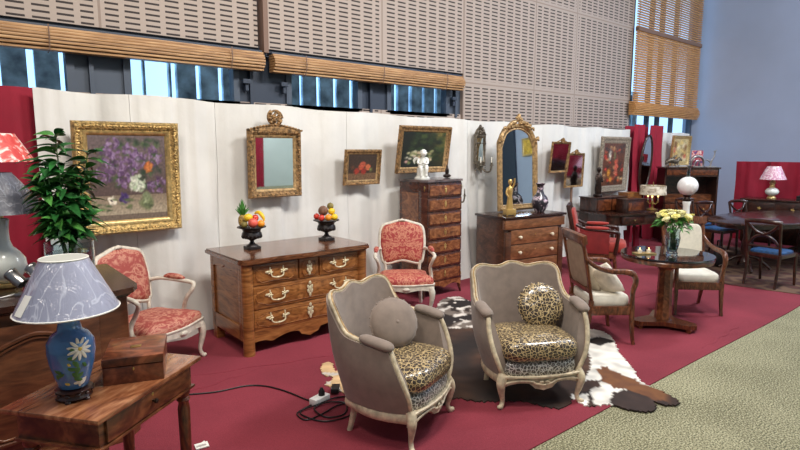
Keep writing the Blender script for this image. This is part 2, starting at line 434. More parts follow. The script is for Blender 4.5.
def paint(name, w, h, fn, parent, y=0, z=0, nu=80, nv=64, tiltm=None, mat='canvas'):
    """flat painted canvas in XZ plane facing -Y"""
    bm = bmesh.new(); lay = bm.loops.layers.float_color.new('paint')
    g = [[bm.verts.new((w*(i/nu-.5), y, z+h*j/nv)) for j in range(nv+1)] for i in range(nu+1)]
    if tiltm: bmesh.ops.transform(bm, matrix=tiltm, verts=bm.verts)
    uv = {g[i][j]: (i/nu, j/nv) for i in range(nu+1) for j in range(nv+1)}
    for i in range(nu):
        for j in range(nv):
            f = bm.faces.new([g[i][j], g[i+1][j], g[i+1][j+1], g[i][j+1]])
            for l in f.loops: l[lay] = lin(fn(*uv[l.vert]))
    me = bpy.data.meshes.new(name); bm.to_mesh(me); bm.free(); me.materials.append(M[mat])
    o = bpy.data.objects.new(name, me); col.objects.link(o); o.parent = parent; return o
def blob_painter(bg, blobs, grain=.12, seed=0):
    """bg(u,v)->rgb, blobs: (u,v,ru,rv,rgb,hard)"""
    def f(u, v):
        c = bg(u, v)
        du = .03*noise.noise((u*14+seed, v*14, 1)); dv = .03*noise.noise((u*14, v*14+seed, 5))
        for bu, bv, ru, rv, cc, hd in blobs:
            d = math.hypot((u+du-bu)/ru, (v+dv-bv)/rv)
            if d < 1.3: c = mixc(c, cc, (1.15-d)*hd)
        k = 1+grain*noise.noise((u*38, v*38, seed+9))*2
        return tuple(max(0, min(255, x*k)) for x in c)
    return f

# ------------------------------------------------------------------ camera
f_px, H = 555.0, 1.75
pit = math.atan(75/555); yaw = R_(50)
Fv = Vector((math.cos(yaw)*math.cos(pit), math.sin(yaw)*math.cos(pit), -math.sin(pit)))
Rv = Vector((math.sin(yaw), -math.cos(yaw), 0)); Uv = Rv.cross(Fv)
cam = bpy.data.cameras.new('camera'); co = bpy.data.objects.new('camera', cam); col.objects.link(co)
cam.sensor_width = 36; cam.lens = f_px/800*36; cam.clip_end = 100
mw = Matrix((Rv, Uv, -Fv)).transposed().to_4x4(); mw.translation = (0, 0, H); co.matrix_world = mw
bpy.context.scene.camera = co

# ------------------------------------------------------------------ setting
struct('floor', MB().box(-4, 15.2, -8, 6.4, -.1, 0), 'granite')
CV = MB()   # red carpet laid along the stands, edge running with the wall
def EY(x): return 1.855-.02*(x-2.6) if x < 7 else 1.765
ed = [(-3.5, 1.97)]+[(x, EY(x)+.006*math.sin(x*1.7)) for x in [i*.25 for i in range(-12, 59)]]+[(14.7, 1.75), (14.7, 6.0), (-3.5, 6.0)]
CV.prism(ed, .001, .008)
carp = CV.build('carpet', 'carpet', None, 0)
tag(carp, 'crimson red exhibition carpet laid over the floor under all the furniture', 'carpet')
wf = MB()
def pleat(a, b): # long wrinkle in carpet
    n = 24
    P = [(a[0]+(b[0]-a[0])*i/n, a[1]+(b[1]-a[1])*i/n+.015*math.sin(i*.9), .006) for i in range(n+1)]
    MBp = MB(); MBp.tube(P, [.004+.006*math.sin(PI*i/n) for i in range(n+1)], 6, flat=2.2); MBp.build('carpet_wrinkle', 'carpet', carp)
pleat((1.25, 4.25), (2.9, 3.75)); pleat((1.0, 3.9), (1.9, 4.0)); pleat((5.1, 1.9), (6.2, 1.95)); pleat((3.9, 2.6), (6.6, 3.2)); pleat((5.2, 3.4), (7.4, 2.9)); pleat((1.5, 2.2), (2.4, 2.0))

# back wall: low wall, slotted panels, window strip, big window
wb = MB(); wb.box(-4, 11.5, 6.15, 6.4, 0, 2.3); wb.box(11.5, 15.2, 6.15, 6.4, 0, 1.58); wb.box(6.41, 11.55, 6.12, 6.4, 2.2, 7)
wb.box(-4, 3.0, 6.12, 6.4, 2.92, 7); wb.box(3.11, 6.41, 6.12, 6.4, 2.92, 7)
struct('wall_back', wb, 'perf')
struct('wall_right', MB().box(14.8, 15.05, -8, 6.4, 0, 7), 'bluewall')
struct('wall_front', MB().box(-4, 15.3, -8.2, -8, 0, 7), 'hallwall')
struct('trim_1', MB().box(3.035, 3.095, 6.04, 6.2, 2.86, 7, .004), 'beam')
struct('trim_2', MB().box(-4, 6.47, 6.16, 6.3, 2.86, 2.94), 'frame_dark2')
wn = 0
def window(x0, x1, z0, z1, fr='frame_dark', fw=.05, Y=6.2, mull=()):
    global wn; wn += 1
    w = MB(); w.box(x0, x1, Y, Y+.03, z0, z1); w = struct('window_%d' % wn, w, 'pane')
    f = MB()
    for a, b, c, d in ((x0-fw, x0+.02, z0-.03, z1), (x1-.02, x1+fw, z0-.03, z1), (x0, x1, z0-.05, z0), (x0, x1, z1-.03, z1)): f.box(a, b, Y-.05, Y+.07, c, d)
    for m in mull: f.box(m-.03, m+.03, Y-.04, Y+.06, z0, z1)
    f.build('window_frame', fr, w, 0)
window(-1.2, 1.07, 2.3, 2.86); window(1.6, 2.72, 2.3, 2.86); window(3.42, 4.45, 2.3, 2.86); window(4.98, 6.1, 2.3, 2.86)
pn = 3
for a, b, m in ((1.12, 1.56, 'frame_dark'), (2.77, 3.38, 'frame_dark2'), (4.5, 4.94, 'frame_dark2'), (6.14, 6.47, 'frame_dark')):
    t = MB(); t.box(a, b, 6.18, 6.3, 2.25, 2.9); t.box(a+.12, a+.16, 6.13, 6.2, 2.25, 2.88); struct('trim_%d' % pn, t, m); pn += 1
for x in (2.84, 3.32, 6.2):    # window handles
    h = MB(); h.box(x-.02, x+.02, 6.1, 6.16, 2.42, 2.55, .005); h.box(x-.06, x+.03, 6.07, 6.11, 2.5, 2.55, .005); struct('trim_%d' % pn, h, 'frame_dark2'); pn += 1
window(11.62, 14.7, 1.6, 7, mull=(12.5, 13.0, 13.7)); 
# outside: grey cladding with strips of daylight between
struct('trim_%d' % pn, MB().box(-4, 22, 8.2, 8.3, 0, 9), 'sky'); pn += 1
sl = MB(); x = -3
while x < 16:
    w = .33; g = .075 if not (1.75 < x < 2.3) else .3
    if not 12.2 < x < 19 or 14.6 < x < 15.2: sl.box(x+g, x+w, 8.0-rnd.random()*.05, 8.05, 0, 3.35 if x < 9 else 2.5+rnd.random())
    x += w
struct('trim_%d' % pn, sl, 'slat_out'); pn += 1

def rolled_blind(x0, x1, label):
    root = thing('rolled_blind', label, 'blind', ((x0+x1)/2, 6.02, 2.635), 0, 'rolled timber blinds over the window strip')
    w = (x1-x0)/2; m = MB()
    for k in range(7):
        z = .02+k*.03; m.box(-w, w, -.05-.05*math.sin(k/6*PI), .06, z-.013, z+.012, .004)
    m.build('slat_bundle', 'blindwood', root)
    b = MB(); b.box(-w, w, -.02, .1, .2, .235, .004); b.build('head_rail', 'frame_dark2', root)
    n = 3
    for k in range(n):
        s = MB(); xx = -w+.4+k*(2*w-.8)/(n-1); s.tube([(xx, -.11, .22), (xx, -.125, .11), (xx, -.09, .0), (xx, 0, -.01)], .006, 5); s.build('cord', 'beam', root)
rolled_blind(-1.2, 2.99, 'long rolled timber blind above the windows over the lilac picture')
rolled_blind(3.11, 6.26, 'rolled timber blind right of the brown steel post')
bl = thing('slatted_blind', 'tall timber slatted blind lowered over the big corner window', 'blind', (13.0, 6.0, 2.49))
s = MB(); z = .3
while z < 4.4:
    s.tilt(Matrix.Identity(4)) if 0 else None
    s.box(-1.54, 1.56, -.02, .02, z, z+(.033 if z < 1.75 else .022)); z += .05
s.build('slats', 'bamboo', bl, 0)
s = MB()
for k in range(8): s.box(-1.60, 1.58, -.05-.05*math.sin(k/7*PI), .06, .0+k*.036, .028+k*.036, .004)
s.build('slat_bundle', 'bamboo', bl)
s = MB()
for xx in (-1.4, -.5, .5, 1.4): s.box(xx-.008, xx+.008, .022, .03, .2, 4.4)
s.box(-1.54, 1.56, -.05, .03, 1.72, 1.8); s.build('ladder_tape', 'beam', bl)

# cloth backdrop
def drape(x0, x1, y, ztop, mat, label, name='backdrop_drape', folds=6, amp=.03, seed=0, group=None, alongY=False, sag=.0, puddle=.0):
    L = x1-x0; nu = max(24, int(L*26)); nv = 14; base = 0 if alongY or mat != 'ivory' else x0
    def f(off):
        def g(u, v):
            p = u*L
            p += base
            a = amp*(.55+.45*(1-v))*(math.sin(p*folds+seed)+.9*math.exp(-((math.sin(p*2.1+seed*.7+.12*v))/.09)**2)+.6*noise.noise((p*2.3+seed, v*1.5, seed))*2+.35*math.sin(p*folds*2.7+seed*2+v*1.5))
            a += .014*noise.noise((p*5, v*3, seed+3))*2 + .012*noise.noise((p*17, v*1.2, seed+5))*2
            zt = ztop if alongY or mat != 'ivory' else (2.245-.019*(p-.65) if p < 4.4 else 2.174-.008*(p-4.4))
            zz = zt*v - sag*(v)*(.5+.5*math.cos(p*5.2+seed)) * (1 if v > .9 else 0)
            dy = -puddle*(1-v)**6
            if alongY: return (off-a, y+p, zz)
            return (x0+p-base, y+a+off+dy, zz)
        return g
    m = MB(); 
    if alongY: m.slab(lambda u, v: f(x0)(u, v), lambda u, v: f(x0+.012)(u, v), nu, nv)
    else: m.slab(f(0), f(.012), nu, nv)
    o = m.build(name, mat, None, 60); tag(o, label, 'drape', group); return o
drape(-2.2, .74, 5.34, 2.24, 'red_drape', 'crimson drape at the far left behind the red floral lamp', folds=7, amp=.03, seed=4)
drape(7.6, 8.98, -7.9, 3.2, 'red_drape', 'crimson drape hanging on the far hall wall, seen in the arched wall mirror', folds=9, amp=.05, seed=6)
struct('door_1', MB().box(14.72, 14.8, -8, -7.0, 0, 5.5), 'frame_dark2')
xs = [.65, 1.35, 2.12, 3.6, 5.6, 7.3, 10.06]
lb = ['ivory drape length behind the left of the lilac picture', 'ivory drape length between the lilac picture and the arched mirror', 'ivory drape length behind the arched gilt wall mirror and fruit urns',
      'ivory drape length behind the leaning flower picture', 'ivory drape length behind the mirrored wall sconce and tall gilt mirror', 'ivory drape length behind the pair of small mirrors and grey framed picture']
for k in range(6):
    drape(xs[k]+.002, xs[k+1]-.002, 5.25, 2.2, 'ivory', lb[k], folds=6.3, amp=.046, seed=1, sag=.02, puddle=.1)
drape(11.2, 12.52, 5.25, 2.2, 'ivory', 'ivory drape length behind the bright gilt framed picture near the corner', folds=7, amp=.03, seed=3, sag=.02)
for x0, x1, s, lab in ((10.04, 10.36, 3, 'crimson curtain gathered left of the tall oval mirror'), (10.64, 11.22, 8, 'crimson curtain gathered right of the tall oval mirror')):
    drape(x0, x1, 5.18, 2.22, 'red_drape', lab, name='red_curtain', folds=22, amp=.045, seed=s)
drape(10.02, 10.9, 5.36, 2.2, 'red_drape', 'crimson curtain cloth hanging straight behind the tall oval mirror', name='red_curtain', folds=22, amp=.02, seed=2)
for a, b, lab, s, zt in ((12.1, 3.0, 'crimson drape length right of the blue wall, behind the pink lamp', 2, 1.53), (12.0, .6, 'crimson drape length at the far right behind the sideboard', 5, 1.56)):
    d = drape(a, a+ (1.15 if b == 3.0 else 2.3), b, zt, 'red_drape', lab, folds=14, amp=.03, seed=s, alongY=True)

# ------------------------------------------------------------------ ornaments helpers
def rosette(m, c, r, rot=None, n=5):
    """flat leafy cast ornament facing -Y"""
    mt = T(*c)
    for k in range(n):
        a = 2*PI*k/n
        m.sq((c[0]+math.cos(a)*r*.55, c[1], c[2]+math.sin(a)*r*.55), (r*.42, r*.25, r*.3), n=8, m=5, rot=RY(-math.degrees(a)))
    m.sq(c, (r*.35, r*.4, r*.35), n=8, m=5)
def bail(parent, x, y, z, w=.09, s=1.0, name='drawer_pull'):
    m = MB()
    for sg in (-1, 1):
        rosette(m, (x+sg*w/2, y, z), .018*s); m.sq((x+sg*(w/2+.02*s), y, z+.006), (.014*s, .004, .008*s), n=8, m=5)
        m.sq((x+sg*(w/2+.004), y, z+.02*s), (.007, .004, .014*s), n=8, m=5)
    m.tube([(x-w/2, y-.008, z), (x-w/2+.008, y-.018, z-.022*s), (x, y-.022, z-.03*s), (x+w/2-.008, y-.018, z-.022*s), (x+w/2, y-.008, z)], .0045*s, 6, smooth=4)
    m.sq((x, y-.022, z-.03*s), (.012*s, .006, .007*s), n=8, m=5)
    return m.build(name, 'brass_pale', parent, 50)
def keyplate(parent, x, y, z, s=1.0, mat='brass_pale'):
    m = MB()
    for sx, dz in ((-1, .01), (1, .01), (-1, -.014), (1, -.014)): m.sq((x+sx*.011*s, y, z+dz*s), (.008*s, .003, .014*s), n=8, m=5, rot=RY(20*sx))
    m.sq((x, y, z+.033*s), (.009*s, .003, .012*s), n=8, m=5); m.sq((x, y, z-.033*s), (.008*s, .003, .014*s), n=8, m=5)
    m.sq((x, y, z), (.008*s, .005, .018*s), n=8, m=5)
    return m.build('keyhole_plate', mat, parent, 50)
def knob(parent, x, y, z, r=.014, mat='bone', name='knob'):
    m = MB(); m.lathe([(r*.5, 0), (r*.5, r*.8), (r, r*1.2), (r*.95, r*1.9), (r*.4, r*2.2), (0, r*2.2)], mat=T(x, y, z) @ RX(90), n=12)
    return m.build(name, mat, parent, 50)
def cabriole(m, x, y, h, ox, oy, r=.024, foot=.03, name=None):
    """leg from (x,y,h) to floor, knees bulging outward along (ox,oy)"""
    P = [(x-ox*.01, y-oy*.01, h), (x+ox*.018, y+oy*.018, h*.78), (x+ox*.012, y+oy*.012, h*.5), (x-ox*.004, y-oy*.004, h*.22), (x+ox*.012, y+oy*.012, h*.06), (x+ox*.03, y+oy*.03, .008)]
    m.tube(P, [r*1.5, r*1.35, r*.95, r*.65, r*.7, foot*.55], 10, smooth=5)
    m.sq((x+ox*.028, y+oy*.028, .016), (foot*.6, foot*.6, .016), n=10, m=6)
    return m
def scallop(xs, fn, y0, y1, mb):
    """vertical board with shaped lower edge between y0,y1: fn(x)->(zbot,ztop,yoff)"""
    n = len(xs)-1
    def F(u, v):
        x = xs[min(n, int(round(u*n)))]; zb, zt, yo = fn(x); return (x, y0+yo, zb+(zt-zb)*v)
    def G(u, v):
        x = xs[min(n, int(round(u*n)))]; zb, zt, yo = fn(x); return (x, y1+yo, zb+(zt-zb)*v)
    mb.slab(F, G, n, 2)

# ------------------------------------------------------------------ bergere armchairs
def bergere(loc, rz, label):
    root = thing('bergere_armchair', label, 'armchair', loc, rz); root.scale = (1, .87, .93)
    top = [(-.352, -.18, .655), (-.365, -.07, .675), (-.36, .05, .69), (-.348, .16, .715), (-.338, .235, .80), (-.330, .30, .905), (-.25, .355, .935), (-.12, .385, .910), (0, .395, .945)]
    bot = [(-.265, -.27), (-.29, -.16), (-.30, -.04), (-.29, .07), (-.27, .16), (-.235, .23), (-.16, .27), (-.08, .285), (0, .29)]
    def mir(L): return L + [(-p[0],)+tuple(p[1:]) for p in L[-2::-1]]
    TP = crom(mir(top), 5); BP = crom([p+(0,) for p in mir(bot)], 5)
    N = len(TP)-1
    def pos(u, v, off):
        i = min(N, int(round(u*N))); t, b = TP[i], BP[i]
        z = .24+(t[2]-.24)*v
        s = v**1.25
        # S belly of the outer surface; front edge flows forward
        belly = .035*math.sin(PI*v)
        x = b[0]+(t[0]-b[0])*s; y = b[1]+(t[1]-b[1])*s
        n = Vector((x, y+.02 if y > 0 else y*.25, 0)); n.normalize()
        fr = max(0, 1-min(i, N-i)/5)
        y -= fr*.05*math.sin(PI*v*.9)*(1-v)
        k = off+ (belly if off > 0 else 0)
        return (x+n.x*k, y+n.y*k, z)
    m = MB(); m.slab(lambda u, v: pos(u, v, .028), lambda u, v: pos(u, v, -.028), N, 10); m.build('upholstered_shell', 'taupe', root, 50)
    # carved frame: across the back, down onto the arms, down the front of the arms to the seat rail
    path = []
    for v in (0.0, .12, .25, .4, .55, .7, .85): path.append(Vector(pos(0, v, .006))+Vector((0, -.008, 0)))
    for i in range(0, N+1, 3):
        p = Vector(TP[i]); path.append(p+Vector((0, 0, .006)))
    if (N % 3): path.append(Vector(TP[N])+Vector((0, 0, .006)))
    for v in (.85, .7, .55, .4, .25, .12, 0.0): path.append(Vector(pos(1, v, .006))+Vector((0, -.008, 0)))
    m = MB(); m.tube(path, .0165, 10, smooth=3, flat=1.0); m.build('carved_frame', 'cream_frame', root, 50)
    # inner and outer beads of the moulding
    g = MB()
    for dx in (.03,):
        pp = [p+Vector((0, -.014 if i > 6 and i < len(path)-7 else -.004, -.016)) for i, p in enumerate(path[5:-5])]
        g.tube(pp, .008, 6, smooth=3)
        pp = [p+Vector((0, -.010, .010)) for p in path[7:-7]]
        g.tube(pp, .006, 6, smooth=3)
    g.build('moulding_bead', 'gold_mir', root, 50)
    # arm pads
    for sx in (-1, 1):
        a = MB(); P = [(sx*.35, -.20, .672), (sx*.354, -.17, .682), (sx*.36, -.09, .697), (sx*.358, .0, .71), (sx*.352, .04, .715)]
        a.tube(P, [.016, .030, .032, .029, .016], 12, smooth=4, flat=1.4); a.build('arm_pad', 'taupe', root, 60)
    # seat rail: serpentine apron around
    rail = MB()
    xs_ = [-.285+.57*i/28 for i in range(29)]
    scallop(xs_, lambda x: (  .150+.045*abs(math.sin(x/.285*PI))**.8*(1 if abs(x) > .07 else .5)+(.0 if abs(x) > .09 else -.012), .245, -.05*math.cos(x/.285*PI/2)), -.30, -.262, rail)
    rail.tube([(x, -.31-.05*math.cos(x/.285*PI/2), .242) for x in xs_], .011, 6)
    rail.tube([(x, -.31-.05*math.cos(x/.285*PI/2), .182+.035*abs(math.sin(x/.285*PI))**.8*(1 if abs(x) > .07 else .5)) for x in xs_], .008, 6)
    for sx in (-1, 1):
        rail.tube([(sx*.28, -.29, .21), (sx*.315, -.1, .205), (sx*.31, .06, .21), (sx*.25, .24, .21)], [.04, .035, .035, .035], 8, smooth=4, flat=.45)
    rail.tube([(-.25, .24, .21), (-.1, .305, .21), (.1, .305, .21), (.25, .24, .21)], .035, 8, smooth=4, flat=.45)
    for sx in (-1, 1):   # little carved flower mid-rail
        rail.sq((sx*.02, -.36, .205), (.018, .008, .012), n=8, m=5)
    rail.build('seat_rail', 'cream_frame', root, 50)
    for sx in (-1, 1):
        l = MB(); cabriole(l, sx*.275, -.29, .25, sx*.8, -.8, .025, .032); l.build('front_leg', 'cream_frame', root, 60)
        l = MB(); l.tube([(sx*.225, .19, .23), (sx*.225, .20, .13), (sx*.235, .225, .02), (sx*.236, .23, 0)], [.03, .024, .019, .02], 10, smooth=4); l.build('rear_leg', 'cream_frame', root, 60)
    m = MB()
    def deck(u, v):
        return None
    m.sq((0, -.045, .285), (.290, .29, .07), .4, .5, 32, 12); m.build('seat_front', 'leopard_sheen', root, 60)
    m = MB(); m.sq((0, -.06, .42), (.283, .305, .098), .6, .45, 36, 14)
    m.tilt(Matrix.Identity(4)); m.build('seat_cushion', 'leopard', root, 60)
    return root
bergere((2.165, 2.625, .008), 22, 'taupe bergere armchair seen from its side, with the plain round taupe cushion')
bergere((3.20, 2.38, .008), -30, 'taupe bergere armchair seen from the front, with the round leopard cushion')

def local(loc, rz, p):
    a = R_(rz); return (loc[0]+p[0]*math.cos(a)-p[1]*math.sin(a), loc[1]+p[0]*math.sin(a)+p[1]*math.cos(a), loc[2]+p[2])
def round_cushion(loc, rot, mat, label, r=.165, piping=None):
    o = MB(); o.sq((0, 0, 0), (r, r, .065), .9, 1, 32, 12)
    c = o.build('round_cushion', mat, None, 60); tag(c, label, 'cushion'); c.location = loc; c.rotation_euler = rot
    p = MB(); p.tube([(r*.985*math.cos(2*PI*k/40), r*.985*math.sin(2*PI*k/40), .004*math.sin(k*2.5)) for k in range(40)], .007, 6, closed=True)
    for k in range(20): a = 2*PI*k/20; p.sq((r*1.02*math.cos(a), r*1.02*math.sin(a), 0), (.008, .008, .006), n=6, m=4)
    p.build('piping', piping or mat, c, 60)
    b = MB(); b.sq((0, 0, .062), (.014, .014, .006), n=10, m=5); b.build('centre_button', mat, c, 60)
round_cushion(local((2.165, 2.625, 0), 22, (.09, .06, .63)), (R_(66), 0, R_(-14)), 'taupe', 'plain round taupe cushion leaning on the side-on bergere back')
round_cushion(local((3.20, 2.38, 0), -30, (.135, .09, .61)), (R_(66), 0, R_(-38)), 'leopard', 'round leopard print satin cushion leaning in the front-facing bergere')

# ------------------------------------------------------------------ open armchairs, damask
def fauteuil(loc, rz, label, mat):
    root = thing('damask_armchair', label, 'armchair', loc, rz); root.scale = (1, 1, .95)
    W = .27
    # back: tilted panel with shaped outline
    tl = T(0, .235, .50) @ RX(-12)
    out = [(-.19, .0), (-.235, .10), (-.25, .28), (-.225, .43), (-.13, .475), (0, .505), (.13, .475), (.225, .43), (.25, .28), (.235, .10), (.19, .0), (0, .035)]
    oc = crom([(x, 0, z) for x, z in out], 5, True)
    fr = MB(); fr.tube(oc, .021, 8, closed=True); fr.tilt(tl)
    for sx in (-1, 1): fr.tube([(sx*.195, .225, .28), (sx*.19, .225, .42), (sx*.2, .235, .53)], [.022, .017, .02], 8, smooth=3)
    fr.tube([tl @ Vector((-.04, -.014, .50)), tl @ Vector((0, -.02, .512)), tl @ Vector((.04, -.014, .50))], [.010, .019, .010], 8, smooth=3)
    fr.build('back_frame', 'white_frame', root, 60)
    pd = MB(); n = len(oc); rings = []
    for k, dy in ((1.0, .01), (.97, -.018), (.8, -.034), (.45, -.042), (0, -.045)):
        if k: rings.append([pd.b.verts.new(tl @ Vector((p[0]*k, dy, .255+(p[2]-.255)*k))) for p in oc])
        else: rings.append([pd.b.verts.new(tl @ Vector((0, dy, .255)))])
    back = [pd.b.verts.new(tl @ Vector((p[0], .02, p[2]))) for p in oc]
    pd.face(back)
    for i in range(n): pd.face([back[i], back[(i+1) % n], rings[0][(i+1) % n], rings[0][i]])
    for a, b in zip(rings, rings[1:]):
        for i in range(n):
            j = (i+1) % n
            pd.face([a[i], a[j], b[j], b[i]] if len(b) > 1 else [a[i], a[j], b[0]])
    pd.build('back_pad', mat, root, 60)
    # seat
    s = MB()
    so = crom([(-.22, .21, 0), (-.26, .0, 0), (-.30, -.22, 0), (-.2, -.265, 0), (0, -.295, 0), (.2, -.265, 0), (.30, -.22, 0), (.26, 0, 0), (.22, .21, 0)], 5, True)
    rings = []
    for k, z in ((.98, .345), (1.0, .385), (.96, .415), (.8, .435), (.4, .45), (0, .452)):
        rings.append([s.b.verts.new((p[0]*k, p[1]*k, z)) for p in so] if k else [s.b.verts.new((0, 0, z))])
    s.face(rings[0][::-1]); n = len(so)
    for a, b in zip(rings, rings[1:]):
        for i in range(n):
            j = (i+1) % n; s.face([a[i], a[j], b[j], b[i]] if len(b) > 1 else [a[i], a[j], b[0]])
    s.build('seat', mat, root, 60)
    r = MB()
    fr_ = [p for p in so]
    def rf(off):
        def g(u, v):
            p = so[int(round(u*n)) % n]; k = 1+off
            sc = .022*abs(math.sin(p[0]*PI/.27)) if p[1] < -.15 else .01
            return (p[0]*k, p[1]*k, .275+sc+(.36-.275-sc)*v)
        return g
    r.slab(rf(.02), rf(-.08), n, 2)
    r.tube([(p[0]*1.02, p[1]*1.02, .355) for p in so], .009, 6, closed=True)
    r.sq((0, -.31, .315), (.04, .012, .02), n=10, m=6)
    r.build('seat_rail', 'white_frame', root, 50)
    for sx in (-1, 1):
        l = MB(); cabriole(l, sx*.265, -.235, .33, sx*.8, -.7, .025, .03); l.build('front_leg', 'white_frame', root, 60)
        l = MB(); l.tube([(sx*.2, .22, .32), (sx*.205, .235, .18), (sx*.215, .275, .0)], [.026, .021, .018], 8, smooth=4); l.build('rear_leg', 'white_frame', root, 60)
        a = MB(); a.tube([(sx*.245, .25, .67), (sx*.275, .17, .685), (sx*.30, .02, .675), (sx*.315, -.10, .665), (sx*.315, -.15, .65), (sx*.295, -.155, .61), (sx*.275, -.10, .52), (sx*.29, -.06, .42), (sx*.285, -.07, .34)],
                 [.017, .017, .018, .02, .019, .017, .018, .02, .024], 8, smooth=5); a.build('arm', 'white_frame', root, 60)
        p = MB(); p.tube([(sx*.283, .13, .70), (sx*.295, .08, .708), (sx*.305, 0, .703), (sx*.312, -.06, .69)], [.012, .026, .026, .012], 10, smooth=4); p.build('arm_pad', mat, root, 60)
    return root
fauteuil((1.27, 4.63, .008), 30, 'red damask armchair with pale frame behind the dark left cabinet', 'damask')
fauteuil((3.85, 4.52, .008), -36, 'red damask armchair with pale frame in front of the tall narrow chest', 'damask2')

# ------------------------------------------------------------------ commode
def commode():
    root = thing('commode', 'honey walnut chest of drawers with brass pulls under the two fruit urns', 'chest of drawers', (2.535, 4.65, .008)); root.scale = (.985, 1, 1)
    w, d = .63, .36
    c = MB(); c.box(-w, w, -d+.03, d, .17, .80, .004); c.build('carcass', 'walnut', root, 30)
    t = MB()
    pts = crom([(-.68, -.30), (-.67, -.375), (-.58, -.405), (-.3, -.40), (0, -.425), (.3, -.40), (.58, -.405), (.67, -.375), (.68, -.30)], 4)+[(.68, .38), (-.68, .38)]
    t.prism(pts, .80, .828); t.prism([(x*.985, y*.985) for x, y in pts], .828, .84); t.prism([(x*.975, y*.975) for x, y in pts], .79, .80)
    t.build('top', 'walnut_top', root, 30)
    for sx in (-1, 1):
        p = MB(); p.lathe([(.05, .0), (.052, .04), (.05, .1), (.052, .795)], (sx*(w-.03), -d+.03, 0), 20); p.build('corner_post', 'walnut', root)
        b = MB(); b.box(sx*(w-.03)-.04, sx*(w-.03)+.04, d-.09, d, 0, .2, .004); b.build('rear_foot', 'walnut', root)
    # side panel with shaped recess
    for sx in (-1, 1):
        s = MB(); x0 = sx*w; x1 = sx*(w+.012)
        a, b_ = min(x0, x1), max(x0, x1)
        s.box(a, b_, -d+.06, -d+.12, .12, .79, .003); s.box(a, b_, d-.07, d, .12, .79, .003); s.box(a, b_, -d+.1, d-.05, .12, .25, .003)
        ys = [(-d+.11)+i*(2*d-.17)/20 for i in range(21)]
        s.prism([(y, .79) for y in ys[::-1]]+[(y, .70+.035*math.sin((y-ys[0])/(ys[-1]-ys[0])*PI*3)**2*(1 if .2 < (y-ys[0])/(ys[-1]-ys[0]) < .8 else .2)) for y in ys], a, b_, Matrix(((0, 0, 1, 0), (1, 0, 0, 0), (0, 1, 0, 0), (0, 0, 0, 1))))
        s.build('side_panel', 'walnut', root, 30)
    yf = -d+.03
    def drawer(x0, x1, z0, z1, pulls, name='drawer'):
        m = MB(); m.box(x0, x1, yf-.018, yf+.01, z0, z1, .006)
        dr = m.build(name, 'walnut', root, 30)
        q = MB(); q.box(x0+.03, x1-.03, yf-.021, yf-.01, z0+.03, z1-.03, .002)
        n = 28
        P = []
        for i in range(n):   # shaped line inlay round the veneer
            a = 2*PI*i/n; cx, cz = (x0+x1)/2, (z0+z1)/2
            sg = lambda v, e: math.copysign(abs(v)**e, v)
            P.append((cx+sg(math.cos(a), .5)*((x1-x0)/2-.03)*(1+.03*math.cos(6*a)), yf-.021, cz+sg(math.sin(a), .5)*((z1-z0)/2-.022)*(1+.08*math.cos(6*a))))
        q.tube(P, .004, 5, closed=True)
        q.build('veneer_panel', 'walnut_in', dr, 30)
        for px, ww in pulls: bail(dr, px, yf-.026, (z0+z1)/2+.012, ww*1.2, 1.5)
        return dr
    drawer(-.55, -.115, .60, .775, [(-.33, .10)])
    drawer(.115, .55, .60, .775, [(.33, .10)])
    k = drawer(-.10, .10, .60, .775, []); keyplate(k, 0, yf-.028, .69, 1.5)
    for z0, z1 in ((.39, .585), (.195, .375)):
        dr = drawer(-.55, .55, z0, z1, [(-.33, .11), (.33, .11)]); keyplate(dr, 0, yf-.03, (z0+z1)/2+.01, 1.6)
    r = MB()
    for z in (.592, .38, .785): r.box(-.56, .56, yf-.01, yf+.01, z-.006, z+.006, .002)
    r.build('rail', 'walnut', root)
    ap = MB(); xs_ = [-.58+1.16*i/40 for i in range(41)]
    scallop(xs_, lambda x: (.085+.045*abs(math.sin(x/.58*PI*1.5))-(.03 if abs(x) < .1 else 0)+(0 if abs(x) < .45 else -.03*(abs(x)-.45)/.13), .195, 0), yf-.014, yf+.012, ap)
    ap.build('apron', 'walnut', root)
commode()

# urns with fruit
def urn(loc, label):
    root = thing('fruit_urn', label, 'urn', loc, 0, 'black fruit urns on the commode')
    m = MB(); m.box(-.06, .06, -.06, .06, 0, .03, .004); m.build('plinth', 'iron', root)
    m = MB(); m.lathe([(.055, .03), (.05, .04), (.03, .05), (.018, .07), (.018, .08), (.035, .09), (.075, .105), (.092, .13), (.088, .15), (.078, .165), (.085, .185), (.11, .198), (.13, .203), (.13, .21), (.1, .205), (.05, .195), (0, .19)], n=28)
    for k in range(16):
        a = 2*PI*k/16; m.sq((.082*math.cos(a), .082*math.sin(a), .122), (.013, .013, .02), n=8, m=5)
    m.build('bowl', 'iron', root, 40)
    return root
U1, U2 = (2.19, 4.72, .848), (2.98, 4.70, .848)
urn(U1, 'black footed urn at the left of the commode, below the arched mirror'); urn(U2, 'black footed urn at the right of the commode')
def fruit(kind, mat, loc, r, label, cat, group=None, sc=(1, 1, 1)):
    m = MB(); m.sq((0, 0, 0), (r*sc[0], r*sc[1], r*sc[2]), n=16, m=10); o = m.build(kind, mat, None, 80)
    o.location = loc; tag(o, label, cat, group)
    s = MB(); s.tube([(0, 0, r*sc[2]*.9), (.003, 0, r*sc[2]*1.12)], [.003, .002], 5); s.build('stalk', 'bronze', o)
    return o
def up(U, x, y, z): # x: image right, y: away
    a = R_(-40); return (U[0]+x*math.cos(a)-y*math.sin(a), U[1]+x*math.sin(a)+y*math.cos(a), U[2]+z)
fruit('lemon', 'f_yellow', up(U1, -.02, -.03, .295), .036, 'yellow lemon on top of the fruit in the left urn', 'fruit', sc=(1.15, 1, 1))
